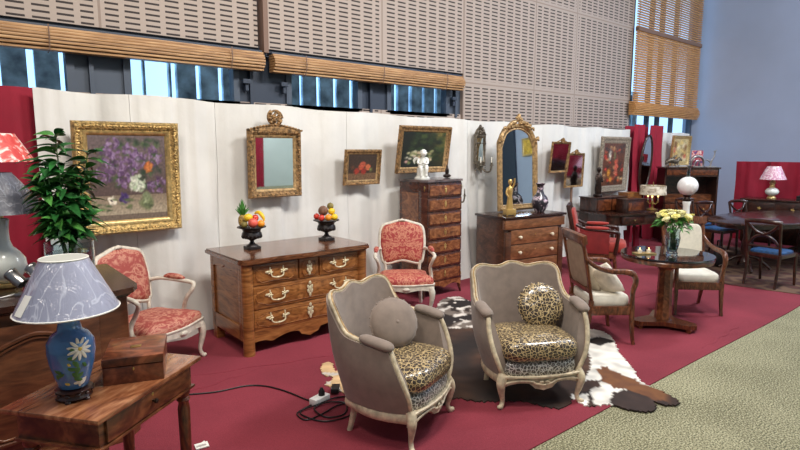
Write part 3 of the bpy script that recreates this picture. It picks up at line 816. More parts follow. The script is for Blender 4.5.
fruit('pomegranate', 'f_pink', up(U1, .03, -.06, .25), .044, 'large pinkish red pomegranate at the front of the left urn', 'fruit')
fruit('orange', 'f_orange', up(U1, .09, -.01, .235), .034, 'orange at the right edge of the left urn', 'fruit')
fruit('pear', 'f_green', up(U1, -.05, -.055, .232), .03, 'small brownish green pear at the left front of the left urn', 'fruit')
fruit('apple', 'f_red', up(U1, .03, .02, .285), .032, 'dark red apple behind the pomegranate in the left urn', 'fruit')
bn = MB(); P = [up(U1, .02, .05, .325), up(U1, .06, .04, .335), up(U1, .1, .02, .3), up(U1, .115, .01, .26)]; bn.tube(P, [.008, .017, .017, .007], 8, smooth=4)
tag(bn.build('banana', 'f_yellow', None, 60), 'yellow banana curving over the right side of the left urn', 'fruit')
pa = thing('pineapple', 'small pineapple with tall green crown in the left urn', 'fruit', up(U1, -.085, .02, .215))
m = MB(); m.sq((0, 0, .045), (.04, .04, .055), .8, 1, 16, 10); m.build('fruit_body', 'pine', pa, 60)
m = MB()
for k in range(26):
    a = k*2.4; t = k/26; L = .06+.1*t; sp = .07*(1-t)
    m.tube([(0, 0, .085), (math.cos(a)*sp*.5, math.sin(a)*sp*.5, .09+L*.5), (math.cos(a)*sp, math.sin(a)*sp, .09+L)], [.009, .009, .001], 5, flat=.35, smooth=2)
m.build('leaf_crown', 'leaf2', pa, 60)
fruit('brown_fruit', 'f_brown', up(U2, -.03, 0, .30), .05, 'large matt brown fruit on the pile in the right urn', 'fruit')
fruit('kiwi', 'f_green', up(U2, .04, .02, .345), .034, 'green brown kiwi, topmost in the right urn', 'fruit')
fruit('lemon', 'f_yellow', up(U2, .055, -.01, .295), .033, 'yellow lemon just under the topmost kiwi in the right urn', 'fruit', sc=(1.1, 1, 1))
fruit('lemon', 'f_yellow', up(U2, .085, -.03, .24), .033, 'yellow lemon at the right rim of the right urn', 'fruit', sc=(1.1, 1, 1))
fruit('orange', 'f_orange', up(U2, .03, -.075, .24), .033, 'orange at the front rim of the right urn', 'fruit')
fruit('apple', 'f_red', up(U2, -.04, -.065, .235), .033, 'red apple at the front left rim of the right urn', 'fruit')
fruit('plum', 'f_red', up(U2, -.095, -.01, .245), .031, 'dark red plum at the far left rim of the right urn', 'fruit')

# ------------------------------------------------------------------ framed pictures and mirrors
def frame_orn(m, w, h, ins, fw, r, step, seed=1, corner=1.6):
    rr = random.Random(seed)
    for side in range(4):
        L = (w if side % 2 == 0 else h)-2*ins; n = max(2, int(L/step))
        for k in range(n+1):
            t = -L/2+L*k/n
            q = {0: (t, ins), 1: (w/2-ins, h/2+t), 2: (t, h-ins), 3: (-w/2+ins, h/2+t)}[side]
            s = corner if k in (0, n) else .8+.4*rr.random()
            m.sq((q[0]+rr.uniform(-.2, .2)*r, -fw, q[1]+rr.uniform(-.2, .2)*r), (r*s, r*.7, r*s*.6), n=7, m=4, rot=RY(rr.uniform(0, 180)))
def picture(loc, rz, w, h, fwid, lean, label, mats, fn=None, orn=None, name='framed_painting', cat='painting', thick=.05, mirror=None, nu=80, nv=64, roll=0):
    root = thing(name, label, cat, loc, rz)
    tl = RX(lean) @ RY(roll)   # lean>0: top comes forward
    m = MB(); m.ring(w, h, [(0, 0), (0, thick*.6), (fwid*.15, thick), (fwid*.3, thick*.9), (fwid*.5, thick*.55), (fwid*.62, thick*.5), (fwid*.68, thick*.5), (fwid*.68, 0)])
    if orn: frame_orn(m, w, h, fwid*.32, thick*.85, *orn)
    m.tilt(tl); m.build('frame', mats[0], root, 40)
    s = MB(); s.ring(w-fwid*1.36, h-fwid*1.36, [(0, 0), (0, thick*.55), (fwid*.1, thick*.5), (fwid*.3, thick*.2), (fwid*.32, 0)], z0=fwid*.68); s.tilt(tl); s.build('slip', mats[1], root, 40)
    iw, ih = w-2*fwid, h-2*fwid
    if fn: paint('canvas', iw+.01, ih+.01, fn, root, -.012, fwid-.005, nu, nv, tl)
    else: g = MB(); g.box(-iw/2-.004, iw/2+.004, -.016, -.01, fwid-.004, h-fwid+.004); g.tilt(tl); g.build('mirror_glass', mirror or 'mirror', root, 0)
    b = MB(); b.box(-w/2+.01, w/2-.01, -.008, .0, .01, h-.01); b.tilt(tl); b.build('backboard', 'beam', root, 0)
    return root, tl

def lilac():
    r = random.Random(3); B = []
    leaf = [(46, 66, 44), (62, 84, 52), (40, 54, 40), (78, 96, 60)]
    for k in range(60): B.append((r.uniform(.12, .92), r.uniform(.38, .95), .05, .04, r.choice(leaf), .9))
    pur = [(112, 82, 118), (134, 104, 144), (90, 62, 98), (156, 130, 166), (76, 50, 82)]
    for cx, cy, R in ((.18, .55, .12), (.34, .66, .12), (.30, .86, .1), (.50, .62, .13), (.52, .80, .1), (.80, .74, .13), (.24, .74, .1), (.86, .40, .12), (.62, .7, .1), (.42, .48, .1)):
        for k in range(46):
            a, q = r.random()*6.28, R*math.sqrt(r.random()); B.append((cx+q*math.cos(a), cy+q*math.sin(a), .022, .024, r.choice(pur), .9))
    for k in range(30): a, q = r.random()*6.28, .06*r.random()**.5; B.append((.76+q*math.cos(a), .62+q*math.sin(a), .025, .025, r.choice([(180, 96, 48), (200, 120, 60), (150, 74, 44)]), .9))
    for k in range(60): a, q = r.random()*6.28, .1*r.random()**.5; B.append((.60+1.1*q*math.cos(a), .43+q*math.sin(a), .024, .024, r.choice([(196, 206, 180), (222, 224, 206), (168, 186, 150)]), .95))
    for k in range(30): a, q = r.random()*6.28, .06*r.random()**.5; B.append((.43+q*math.cos(a), .26+q*math.sin(a), .024, .03, r.choice([(60, 44, 92), (84, 62, 118), (44, 32, 66)]), .95))
    B += [(.72, .20, .10, .10, (110, 120, 84), 2), (.72, .28, .055, .06, (124, 134, 100), 2), (.70, .21, .04, .04, (160, 168, 132), 1), (.76, .16, .07, .03, (74, 82, 60), 1)]
    for dx, dy in ((-.03, .015), (.03, .015), (-.02, -.02), (.02, -.02), (0, .03)): B.append((.27+dx, .235+dy, .026, .03, (236, 226, 206), 1.6))
    B.append((.27, .235, .014, .016, (60, 40, 50), 2))
    for k in range(16): B.append((r.uniform(.03, .5), r.uniform(.12, .28), .05, .018, r.choice([(84, 104, 64), (108, 120, 78), (60, 76, 50)]), .8))
    def bg(u, v):
        c = mixc((84, 66, 60), (106, 92, 92), v)
        if v < .30: c = mixc((170, 156, 134), (134, 118, 100), (v-.1)/.2)
        if v < .07: c = (116, 102, 90)
        return c
    return blob_painter(bg, B, .1, 2)
picture((1.285, 5.16, 1.045), 0, .83, .94, .115, 2, 'large painting of lilacs and a small vase in a wide carved gilt frame', ('gold', 'gold_hi'), lilac(), (.017, .024, 4), thick=.07, nu=110, nv=110)
r = random.Random(5)
sb = [(.30+.12*k+.03*(k % 2), .34+.16*(k % 2), .10, .13, c, 2) for k, c in enumerate([(150, 52, 40), (176, 78, 52), (140, 46, 38), (190, 100, 64)])]+[(.5, .60, .12, .13, (168, 78, 56), 2), (.8, .4, .07, .1, (120, 130, 70), 1), (.15, .5, .08, .1, (96, 60, 44), 1)]
picture((3.73, 5.14, 1.36), 0, .50, .40, .06, 7, 'small still life of red fruit in a narrow old gilt frame', ('gold_old', 'gold_mir'), blob_painter(lambda u, v: (58, 44, 36) if v > .28 else (110, 84, 62), sb, .2, 4), (.010, .02, 4), thick=.04, nu=40, nv=32)
gb = [(r.uniform(.2, 1), r.uniform(.2, 1), .09, .08, r.choice([(34, 48, 30), (50, 66, 38), (26, 34, 26), (64, 78, 44)]), .8) for _ in range(60)]
gb += [(r.uniform(.1, .7), r.uniform(.12, .46), .05, .05, r.choice([(206, 196, 150), (180, 164, 120), (198, 150, 140), (226, 214, 190), (120, 130, 80)]), .9) for _ in range(46)]
picture((4.63, 5.12, 1.475), 0, .84, .57, .075, 9, 'flower landscape painting in a brown gilt frame leaning out above the tall narrow chest', ('gold_old', 'gold_mir'),
        blob_painter(lambda u, v: mixc((24, 30, 26), (176, 150, 70), (u-.55)*1.6*(v+.2)), gb, .15, 8), None, thick=.05, nu=60, nv=46)
rb = [(r.uniform(.05, .95), r.uniform(.05, .95), .09, .05, r.choice([(196, 60, 44), (178, 80, 50), (60, 56, 50), (44, 40, 40), (200, 160, 110)]), .9) for _ in range(50)]
rb += [(.3, .72, .08, .14, (214, 206, 190), 1), (.62, .45, .1, .3, (204, 96, 80), .9), (.52, .7, .06, .12, (120, 132, 84), 1), (.3, .3, .1, .12, (206, 140, 50), 1), (.4, .15, .09, .08, (210, 150, 60), 1)]
picture((9.15, 5.12, 1.02), 0, .94, .96, .12, 3, 'red and gold figure painting in a wide grey carved frame', ('grey_frame', 'grey_frame'), blob_painter(lambda u, v: (92, 56, 40), rb, .35, 3), (.014, .05, 2), thick=.05, nu=50, nv=60)
yb = [(r.uniform(.1, .9), r.uniform(.1, .9), .14, .12, r.choice([(220, 190, 110), (236, 220, 180), (160, 110, 60), (120, 90, 50), (200, 90, 60)]), .9) for _ in range(30)]
picture((11.66, 5.08, 1.44), -8, .62, .60, .07, 4, 'gilt framed bright picture standing behind the sculptures at the corner', ('gold_hi', 'gold_hi'), blob_painter(lambda u, v: (190, 170, 120), yb, .2, 3), None, thick=.05, nu=30, nv=30)
pr, _ = picture((14.79, -6.15, 2.55), -90, .8, .7, .08, 0, 'yellow picture on the side wall seen in the tall gilt mirror', ('gold_hi', 'gold_hi'), blob_painter(lambda u, v: (214, 172, 60), [], .2, 3), None, nu=10, nv=10)

# arched carved mirror with crest
def crest(m, c, R, n=26, seed=2):
    rr = random.Random(seed)
    for k in range(n):
        a = rr.uniform(0, 2*PI); q = R*math.sqrt(rr.random())
        m.sq((c[0]+q*math.cos(a), c[1]-rr.uniform(0, .03), c[2]+q*math.sin(a)), (.022, .018, .013), n=8, m=5, rot=RY(rr.uniform(0, 180)))
mr, tl = picture((2.655, 5.15, 1.275), 0, .58, .68, .09, 1, 'giltwood wall mirror with arched top and pierced scroll crest', ('gold_old', 'gold_mir'), None, (.016, .024, 4), name='wall_mirror', cat='mirror', thick=.06)
m = MB(); n = 16
m.prism([(-.29, .66)]+[(.29, .66)]+[(.29-.58*k/n, .67+.05*math.sin(PI*k/n)) for k in range(n+1)], 0, .05, Matrix(((1, 0, 0, 0), (0, 0, -1, 0), (0, 1, 0, 0), (0, 0, 0, 1))))
for k in range(19): t = -1+2*k/18; m.sq((t*.29, -.05, .672+.05*math.cos(t*PI/2)), (.018, .012, .012), n=7, m=4)
m.tilt(tl); m.build('arched_top', 'gold_old', mr, 50)
m = MB(); crest(m, (0, -.03, .79), .07, 44)
for k in range(3):
    a0 = k*2.1; m.tube([(math.cos(a0+j*.5)*(.085-.004*j), -.035, .79+math.sin(a0+j*.5)*(.085-.004*j)) for j in range(8)], .011, 7, smooth=3)
m.tilt(tl); m.build('scroll_crest', 'gold_old', mr, 50)

# tall gilt mirror standing on the chest
def tall_mirror():
    root = thing('overmantel_mirror', 'tall gilt mirror with shell crest standing on the brown chest', 'mirror', (6.22, 4.86, .92), -8)
    tl = RX(-3); w, h = .74, 1.03
    def outline(ins):
        a = w/2-ins; top = h-ins
        L = [(-a, ins), (a, ins), (a, h-.14)]
        n = 14
        arc = []
        for k in range(n+1):
            t = k/n; x = a-(2*a)*t; e = abs(2*t-1)
            z = top+.16*(1-e**2.2)-.10*max(0, (e-.75)/.25)
            arc.append((x, z))
        return L+arc+[(-a, h-.14)]
    prof = [(0, 0), (0, .03), (.02, .05), (.045, .045), (.06, .025), (.075, .03), (.085, .012), (.085, 0)]
    m = MB(); Ls = [[m.b.verts.new((x, -fw, z)) for x, z in outline(i)] for i, fw in prof]
    n = len(Ls[0])
    for a, b in zip(Ls, Ls[1:]+[Ls[0]]):
        for k in range(n): j = (k+1) % n; m.face([a[k], a[j], b[j], b[k]])
    for sx in (-1, 1):
        for k in range(24): m.sq((sx*(w/2-.03), -.047, .06+k*.036), (.012, .01, .014), n=7, m=4)
    for k in range(22): m.sq((-w/2+.03+k*(w-.06)/21, -.047, .03), (.012, .01, .01), n=7, m=4)
    m.tilt(tl); m.build('frame', 'gold_mir', root, 40)
    m = MB(); crest(m, (0, -.04, h+.20), .06, 26, 4); m.sq((0, -.05, h+.25), (.03, .03, .045), n=10, m=6)
    for sx in (-1, 1):
        m.tube([(sx*.06, -.04, h+.18), (sx*.14, -.05, h+.16), (sx*.22, -.05, h+.10), (sx*.27, -.05, h+.10), (sx*.28, -.05, h+.06)], [.03, .026, .02, .016, .01], 8, smooth=4)
        crest(m, (sx*.34, -.04, h-.06), .045, 12, 6+sx)
        crest(m, (sx*.17, -.045, h+.13), .05, 12, 16+sx)
    m.tilt(tl); m.build('crest', 'gold_mir', root, 50)
    o = outline(.075); g = MB(); g.prism(o, .008, .014, Matrix(((1, 0, 0, 0), (0, 0, -1, 0), (0, 1, 0, 0), (0, 0, 0, 1)))); g.tilt(tl); g.build('mirror_glass', 'mirror', root, 0)
tall_mirror()
for (x, z0, w, h, lab, lz) in ((7.52, 1.40, .48, .48, 'upper left small gilt mirror hanging right of the tall gilt mirror', 6), (7.96, 1.15, .50, .55, 'lower right small gilt mirror mounted on a slim wooden stand', 2)):
    q, tl = picture((x, 5.12, z0), 0, w, h, .038, lz, lab, ('gold_old', 'gold_mir'), None, (.008, .03, 2), name='small_gilt_mirror', cat='mirror', thick=.035, mirror='mirror_old')
    m = MB(); crest(m, (0, -.02, h+.02), .035, 14, 3); m.tube([(-.12, -.02, h), (-.06, -.02, h+.02), (0, -.02, h+.035), (.06, -.02, h+.02), (.12, -.02, h)], .01, 6, smooth=3); m.tilt(tl); m.build('crest', 'gold_old', q, 50)
    if x > 7.8:
        m = MB(); m.box(-.015, .015, -.0, .03, -1.12, .02, .003); m.tube([(0, .01, -1.1), (-.18, -.08, -1.13)], .012, 6); m.tube([(0, .01, -1.1), (.18, -.08, -1.13)], .012, 6); m.build('stand', 'beam', q)
# oval mirror in the crimson curtain
ov = thing('oval_mirror', 'tall oval mirror hanging in the parted crimson curtains', 'mirror', (10.25, 5.05, 1.50))
tl = RX(4)
m = MB(); m.tube([(.2*math.cos(a), 0, .52*math.sin(a)) for a in [2*PI*k/40 for k in range(40)]], .022, 8, closed=True); m.tilt(tl); m.build('frame', 'darkw', ov, 50)
g = MB(); g.prism([(.195*math.cos(2*PI*k/40), .515*math.sin(2*PI*k/40)) for k in range(40)], -.003, .003, Matrix(((1, 0, 0, 0), (0, 0, -1, 0), (0, 1, 0, 0), (0, 0, 0, 1)))); g.tilt(tl); g.build('mirror_glass', 'mirror', ov, 0)

# wall sconces
def candle_arm(m, P, r=.008): m.tube(P, r, 7, smooth=4)
sc = thing('mirrored_sconce', 'dark metal mirrored wall sconce with two candle arms', 'sconce', (5.74, 5.16, 1.46))
m = MB(); m.ring(.22, .40, [(0, 0), (0, .02), (.02, .035), (.045, .02), (.05, 0)], z0=.10); frame_orn(m, .22, .40, .02, .03, .012, .03, 5)
for q in list(m.b.verts): pass
m.build('back_plate', 'pewter', sc, 45)
n0 = MB(); n0.prism([(-.11, .49), (.11, .49), (.07, .56), (.02, .60), (0, .63), (-.02, .60), (-.07, .56)], .0, .03, Matrix(((1, 0, 0, 0), (0, 0, -1, 0), (0, 1, 0, 0), (0, 0, 0, 1)))); crest(n0, (0, -.02, .54), .05, 16, 5); n0.prism([(-.1, .11), (0, .0), (.1, .11)], 0, .03, Matrix(((1, 0, 0, 0), (0, 0, -1, 0), (0, 1, 0, 0), (0, 0, 0, 1)))); n0.build('crest', 'pewter', sc, 45)
g = MB(); g.box(-.08, .08, -.014, -.008, .14, .46); g.build('mirror_glass', 'mirror', sc, 0)
for sx in (-1, 1):
    a = MB(); candle_arm(a, [(0, -.03, .08), (sx*.04, -.08, .0), (sx*.09, -.12, .0), (sx*.11, -.13, .07)], .012); a.lathe([(.006, .07), (.03, .085), (.028, .09), (.014, .092), (.014, .12), (.011, .12)], (sx*.11, -.13, 0), 12); a.build('candle_arm', 'pewter', sc, 50)
    a = MB(); a.lathe([(.008, .12), (.008, .19), (0, .2)], (sx*.11, -.13, 0), 10); a.build('candle', 'cream_fab', sc, 50)
s2 = thing('wall_sconce', 'small dark candle sconce just right of the tall narrow chest', 'sconce', (5.27, 5.14, 1.07))
m = MB(); m.sq((0, 0, .1), (.03, .015, .12), n=10, m=8); m.sq((0, 0, -.02), (.02, .015, .03), n=10, m=6); m.build('back_plate', 'pewter', s2, 50)
for sx in (-1, 1):
    a = MB(); candle_arm(a, [(0, -.02, .05), (sx*.04, -.07, .0), (sx*.06, -.09, .01), (sx*.07, -.1, .07)], .011); a.lathe([(.006, .07), (.025, .085), (.012, .09), (.012, .11)], (sx*.07, -.1, 0), 10); a.lathe([(.008, .11), (.007, .17), (0, .18)], (sx*.07, -.1, 0), 8); a.build('candle_arm', 'pewter', s2, 50)

# ------------------------------------------------------------------ semainier (tall narrow chest)
sm = thing('tall_chest', 'tall narrow seven-drawer chest with dark marble top', 'chest of drawers', (4.605, 4.885, .008))
m = MB(); m.prism([(-.33, .215), (-.33, -.17), (-.28, -.215), (.28, -.215), (.33, -.17), (.33, .215)], .13, 1.375); m.build('carcass', 'rosed', sm, 0)
m = MB(); pts = [(-.345, .22), (-.345, -.17), (-.285, -.235), (.285, -.235), (.345, -.17), (.345, .22)]
m.prism(pts, 1.375, 1.40); m.build('marble_top', 'grey_marble', sm, 0)
m = MB(); m.box(.16, .19, 0, .03, 0, .0)if 0 else None
m.sq((0, 0, .02), (.05, .02, .02), n=10, m=6); m.sq((0, 0, .065), (.022, .015, .045), n=10, m=6); m.sq((0, 0, .11), (.01, .01, .02), n=8, m=5)
bo = m.build('bronze_ornament', 'bronze', None, 50); bo.location = (4.89, 4.92, 1.408); bo.scale = (1.4, 1.2, 1.25); tag(bo, 'small pointed dark ornament at the right end of the tall chest top', 'ornament')
dz = (1.36-.19)/7
for k in range(7):
    z0 = .19+k*dz; d = MB(); d.box(-.275, .275, -.232, -.2, z0+.006, z0+dz-.006, .004); dr = d.build('drawer', 'rosed', sm, 30)
    v = MB(); v.box(-.25, .25, -.236, -.22, z0+.026, z0+dz-.026, .002); v.build('veneer_panel', 'rosew', dr, 0)
    keyplate(dr, 0, -.238, z0+dz/2, .9, 'brass')
for sx in (-1, 1): m = MB(); m.box(sx*.331-.003, sx*.331+.003, -.12, .17, .28, 1.25, .001); m.build('side_veneer', 'rosew', sm, 0)
m = MB()
for sx in (-1, 1):
    for z in (1.27, .2): m.tube([(sx*.305, -.195, z), (sx*.308, -.2, z+.03), (sx*.305, -.195, z+.06)], [.005, .008, .005], 6, smooth=3)
m.build('corner_mount', 'brass', sm, 50)
for sx in (-1, 1):
    for yy in (-.18, .18):
        l = MB(); l.tube([(sx*.295, yy, .2), (sx*.295, yy, .1), (sx*.31, yy+(-.015 if yy < 0 else 0), 0)], [.032, .02, .013], 8, smooth=4); l.build('leg', 'rosed', sm, 50)
m = MB(); xs_ = [-.28+.56*i/24 for i in range(25)]; scallop(xs_, lambda x: (.10+.04*abs(math.sin(x/.28*PI)), .19, 0), -.225, -.205, m); m.build('apron', 'rosew', sm)

# seated putto figurine
pu = thing('cherub_figurine', 'white porcelain seated cherub on the tall narrow chest', 'figurine', (4.42, 4.86, 1.408), -30); pu.scale = (.92, .92, .9)
m = MB(); m.lathe([(.10, 0), (.105, .015), (.09, .03), (.075, .04), (.07, .13), (.075, .15), (0, .15)], n=20); m.build('pedestal', 'porc', pu, 50)
m = MB()
m.sq((0, 0, .17), (.055, .05, .035)); m.tube([(0, 0, .17), (.005, -.005, .22), (.005, -.015, .275)], [.048, .046, .036], 12, smooth=4)
m.tube([(.005, -.015, .28), (.008, -.025, .305)], [.02, .02], 8); m.sq((.01, -.035, .335), (.038, .04, .042), n=16, m=12)
m.sq((.012, -.078, .33), (.007, .008, .007), n=8, m=5)
for sx in (-1, 1):
    m.tube([(sx*.03, 0, .17), (sx*.038, -.07, .165), (sx*.036, -.09, .12), (sx*.032, -.085, .06), (sx*.032, -.115, .045)], [.03, .028, .022, .016, .012], 10, smooth=4)
    m.tube([(sx*.04, -.015, .265), (sx*.065, -.03, .22), (sx*.04, -.075, .20), (sx*.01, -.09, .21)], [.018, .016, .013, .012], 8, smooth=4)
m.sq((.0, -.1, .215), (.022, .02, .02), n=10, m=6)
m.build('body', 'porc', pu, 70)
m = MB(); rr = random.Random(2)
for k in range(26):
    a = rr.uniform(0, 6.28); b = rr.uniform(-.1, 1.4); m.sq((.01+.037*math.cos(a)*math.cos(b), -.028+.036*math.sin(a)*math.cos(b)+.008, .34+.04*math.sin(b)), (.012, .012, .011), n=7, m=5)
m.build('hair', 'porc', pu, 70)
m = MB()
for sx in (-1, 1): m.tube([(sx*.015, .04, .24), (sx*.06, .07, .27), (sx*.09, .075, .24), (sx*.085, .07, .20)], [.012, .02, .018, .005], 8, flat=.4, smooth=3)
m.build('wings', 'porc', pu, 70)

# ------------------------------------------------------------------ empire chest
ec = thing('empire_chest', 'wide dark brown chest with round bone knobs under the tall gilt mirror', 'chest of drawers', (6.06, 4.68, .008), -8)
m = MB(); m.box(-.53, .53, -.25, .28, .06, .87, .004); m.box(-.5, .5, -.27, -.24, .06, .7, .003)
m.build('carcass', 'empire', ec, 30)
m = MB(); m.box(-.56, .56, -.31, .29, .87, .90, .006); m.build('top', 'dark_top', ec, 30)
for k, (z0, z1, yy) in enumerate(((.735, .86, -.295), (.535, .72, -.285), (.335, .52, -.285), (.09, .32, -.285))):
    w = .54 if k == 0 else .43
    d = MB(); d.box(-w, w, yy, -.24, z0, z1, .006); dr = d.build('drawer', 'empire_dr', ec, 30)
    if k:
        for x in (-.29, .29): knob(dr, x, yy, (z0+z1)/2, .022)
        kp = MB(); kp.sq((0, yy-.001, (z0+z1)/2+.02), (.008, .003, .012), n=10, m=6); kp.build('keyhole_plate', 'brass', dr, 50)
for sx in (-1, 1):
    p = MB(); p.box(sx*.48-.045, sx*.48+.045, -.295, -.25, .06, .70, .006); p.build('pilaster', 'empire', ec, 30)
    for yy in (-.24, .22):
        l = MB(); l.box(sx*.48-.05, sx*.48+.05, yy-.05, yy+.05, 0, .06, .006); l.build('foot', 'empire', ec, 30)
# ormolu clock figure
ck = thing('ormolu_figure', 'gilt bronze figure standing at the left front of the brown chest', 'figurine', local((6.06, 4.68, .908), -8, (-.37, -.18, 0)), -20)
m = MB(); m.box(-.07, .07, -.05, .05, .015, .09, .006)
for sx in (-1, 1):
    for sy in (-1, 1): m.sq((sx*.055, sy*.035, .01), (.014, .014, .01), n=8, m=5)
m.build('plinth', 'gilt_clock', ck, 50)
m = MB(); m.lathe([(.05, .09), (.045, .12), (.036, .2), (.03, .26), (.036, .3), (.04, .34), (.03, .37), (.013, .385), (.013, .40), (.026, .415), (.03, .44), (.022, .465), (0, .475)], n=16, sx=1, sy=.8)
m.tube([(-.035, 0, .36), (-.06, -.01, .30), (-.045, -.03, .25)], [.014, .012, .01], 8, smooth=3); m.tube([(.035, 0, .36), (.055, -.01, .42), (.05, -.02, .48)], [.014, .012, .01], 8, smooth=3)
for k in range(7): m.tube([(.035*math.cos(k), .03*math.sin(k), .12), (.028*math.cos(k), .024*math.sin(k), .24)], [.009, .006], 6)
m.build('figure', 'gilt_clock', ck, 60)
vs = thing('painted_vase', 'black porcelain vase painted with flowers on the brown chest', 'vase', local((6.06, 4.68, .908), -8, (.31, -.05, 0))); vs.scale = (1.1, 1.1, 1.1)
m = MB(); m.lathe([(.05, 0), (.06, .01), (.09, .06), (.105, .12), (.09, .18), (.05, .225), (.037, .27), (.04, .32), (.06, .355), (.052, .35), (.03, .3), (0, .29)], n=28); m.build('body', 'vase_paint', vs, 50)

# ------------------------------------------------------------------ large left cabinet
cb = thing('sideboard_cabinet', 'large dark wooden cabinet with curved panel doors at the left edge', 'cabinet', (.0, 3.9, .008))
x1 = .845
m = MB(); m.prism([(-1.3, .40), (-1.3, -.40), (x1-.09, -.40), (x1-.02, -.37), (x1, -.30), (x1, .40)], .08, .885); m.build('carcass', 'cab', cb, 30)
m = MB(); P = [(-1.34, .43), (-1.34, -.455), (x1-.10, -.455), (x1-.0, -.43), (x1+.05, -.34), (x1+.05, .43)]
m.prism(P, .905, .938); m.prism([(a-(.02 if a > 0 else 0), b+(.02 if b < 0 else 0)) for a, b in P], .885, .905); m.build('top', 'dark_top', cb, 30)
for (a, b) in ((-1.2, -.62), (-.58, .0), (.04, .66)):
    d = MB(); d.box(a, b, -.42, -.40, .14, .82, .004); dr = d.build('door', 'cab', cb, 30)
    mo = MB(); cx, hw = (a+b)/2, (b-a)/2-.06
    pts = crom([(cx-hw, .20), (cx, .20), (cx+hw, .20), (cx+hw, .5), (cx+hw, .66), (cx+hw*.72, .70), (cx+hw*.4, .735), (cx, .76), (cx-hw*.4, .735), (cx-hw*.72, .70), (cx-hw, .66), (cx-hw, .5)], 4, True)
    mo.tube([(x, -.422, z) for x, z in pts], .012, 6, closed=True); mo.tube([(cx+(x-cx)*.88, -.422, .48+(z-.48)*.92) for x, z in pts], .007, 6, closed=True)
    mo.build('panel_moulding', 'cab', dr, 50)
m = MB(); m.prism([(-1.32, .42), (-1.32, -.43), (x1-.08, -.43), (x1+.02, -.33), (x1+.02, .42)], .0, .08); m.build('plinth', 'cab', cb, 30)

# ------------------------------------------------------------------ front mahogany side table
TL, TR = (.525, 2.60, .008), 37.2
ft = thing('side_table', 'figured mahogany side table with a drawer in the left foreground', 'table', TL, TR)
m = MB(); m.box(-.34, .34, -.226, .226, .722, .742, .005); m.build('tabletop', 'mahog_top', ft, 30)
m = MB(); m.box(-.30, .30, -.19, .19, .60, .722, .003); m.box(-.312, .312, -.202, .202, .596, .608, .002); m.build('apron', 'mahog_fr', ft, 30)
m = MB(); m.box(-.27, .27, -.203, -.18, .615, .712, .003); d = m.build('drawer', 'mahog_fr', ft, 30); knob(d, -.0, -.203, .665, .011, 'bronze')
d2 = MB(); d2.sq((0, -.2045, .695), (.006, .002, .009), n=8, m=5); d2.build('keyhole_plate', 'brass', d, 50)
for sx in (-1, 1):
    for sy in (-1, 1):
        l = MB(); l.lathe([(.016, 0), (.02, .02), (.027, .3), (.029, .5), (.023, .53), (.032, .545), (.024, .56), (.032, .575), (.032, .60)], (sx*.27, sy*.162, 0), 16); l.build('leg', 'mahog', ft, 50)
# wooden box
bx = thing('wooden_box', 'flame mahogany box with a small brass plate on the side table', 'box', (.64, 2.63, .743), -20); bx.scale = (1, 1, 1.3)
m = MB(); m.box(-.12, .12, -.14, .15, 0, .065, .003); m.build('body', 'mahog_box', bx, 30)
m = MB(); m.box(-.122, .122, -.142, .152, .067, .095, .004); m.build('lid', 'mahog_box', bx, 30)
m = MB(); m.box(-.022, .022, -.016, .016, .0945, .0965, .0005); m.build('name_plate', 'brass', bx, 30)
m = MB(); m.sq((0, -.143, .055), (.004, .0015, .006), n=8, m=5); m.build('lock', 'brass', bx, 50)
# blue lamp
LL = local(TL, TR, (-.188, .015, .735))
lp = thing('table_lamp', 'blue glazed lamp with white daisy and wrapped blue grey shade on the side table', 'lamp', LL, 20)
m = MB(); m.lathe([(.058, .012), (.066, .02), (.06, .03), (.062, .042), (.07, .05), (.06, .056), (0, .056)], n=6+18)
for k in range(5): a = 2*PI*k/5; m.sq((.058*math.cos(a), .058*math.sin(a), .010), (.013, .013, .010), n=8, m=5)
for k in range(10): a = 2*PI*k/10; m.sq((.062*math.cos(a), .062*math.sin(a), .036), (.011, .007, .007), n=7, m=4, rot=RZ(math.degrees(a)+90))
m.build('wooden_stand', 'darkw', lp, 50)
vp = [(.045, .056), (.056, .065), (.068, .11), (.082, .165), (.088, .21), (.085, .25), (.066, .28), (.045, .295), (.04, .325), (.043, .34), (.05, .352), (0, .352)]
m = MB(); m.lathe(vp, n=36); vb = m.build('vase', 'blue_glaze', lp, 60)
def vr(z):
    for (r0, z0), (r1, z1) in zip(vp, vp[1:]):
        if z0 <= z <= z1: return r0+(r1-r0)*(z-z0)/(z1-z0+1e-9)
    return .05
def dab(m, ang, z, L, W, a, t=.0015):
    r0 = vr(z)+.0005
    mt = RZ(ang) @ T(0, -r0, z) @ RY(a)
    m.sq((0, 0, 0), (L, t, W), n=10, m=5, rot=mt)
    return m
# image-facing direction of the vase: towards camera
fa = math.degrees(math.atan2(LL[0], LL[1]))*-1-20
m = MB()
for k in range(11):
    a = k*33; dx = math.cos(R_(a))*.026; dz_ = math.sin(R_(a))*.026; dab(m, fa+20+math.degrees(dx/.085), .232+dz_, .021, .0065, -a)
m.build('painted_daisy', 'petal_w', vb, 60)
m = MB()
for k in range(5): dab(m, fa+10+5*k, .09+.008*math.sin(k*2), .012, .006, k*50)
dab(m, fa+30, .098, .02, .011, -60); m.build('painted_blossom', 'petal_w', vb, 60)
m = MB(); 
for (aa, z, L, W, an) in ((2, .235, .014, .008, 40), (0, .20, .016, .009, 10), (8, .175, .018, .009, 60), (12, .15, .018, .01, 100), (-2, .155, .016, .009, 20), (5, .13, .018, .010, 70), (20, .125, .016, .009, 130), (-40, .145, .018, .009, 30), (-34, .13, .016, .008, 150), (-46, .125, .014, .008, 90), (14, .105, .016, .008, 20), (30, .165, .013, .007, 60)): dab(m, fa+aa, z, L, W, an)
m.build('painted_leaves', 'leaf_paint', vb, 60)
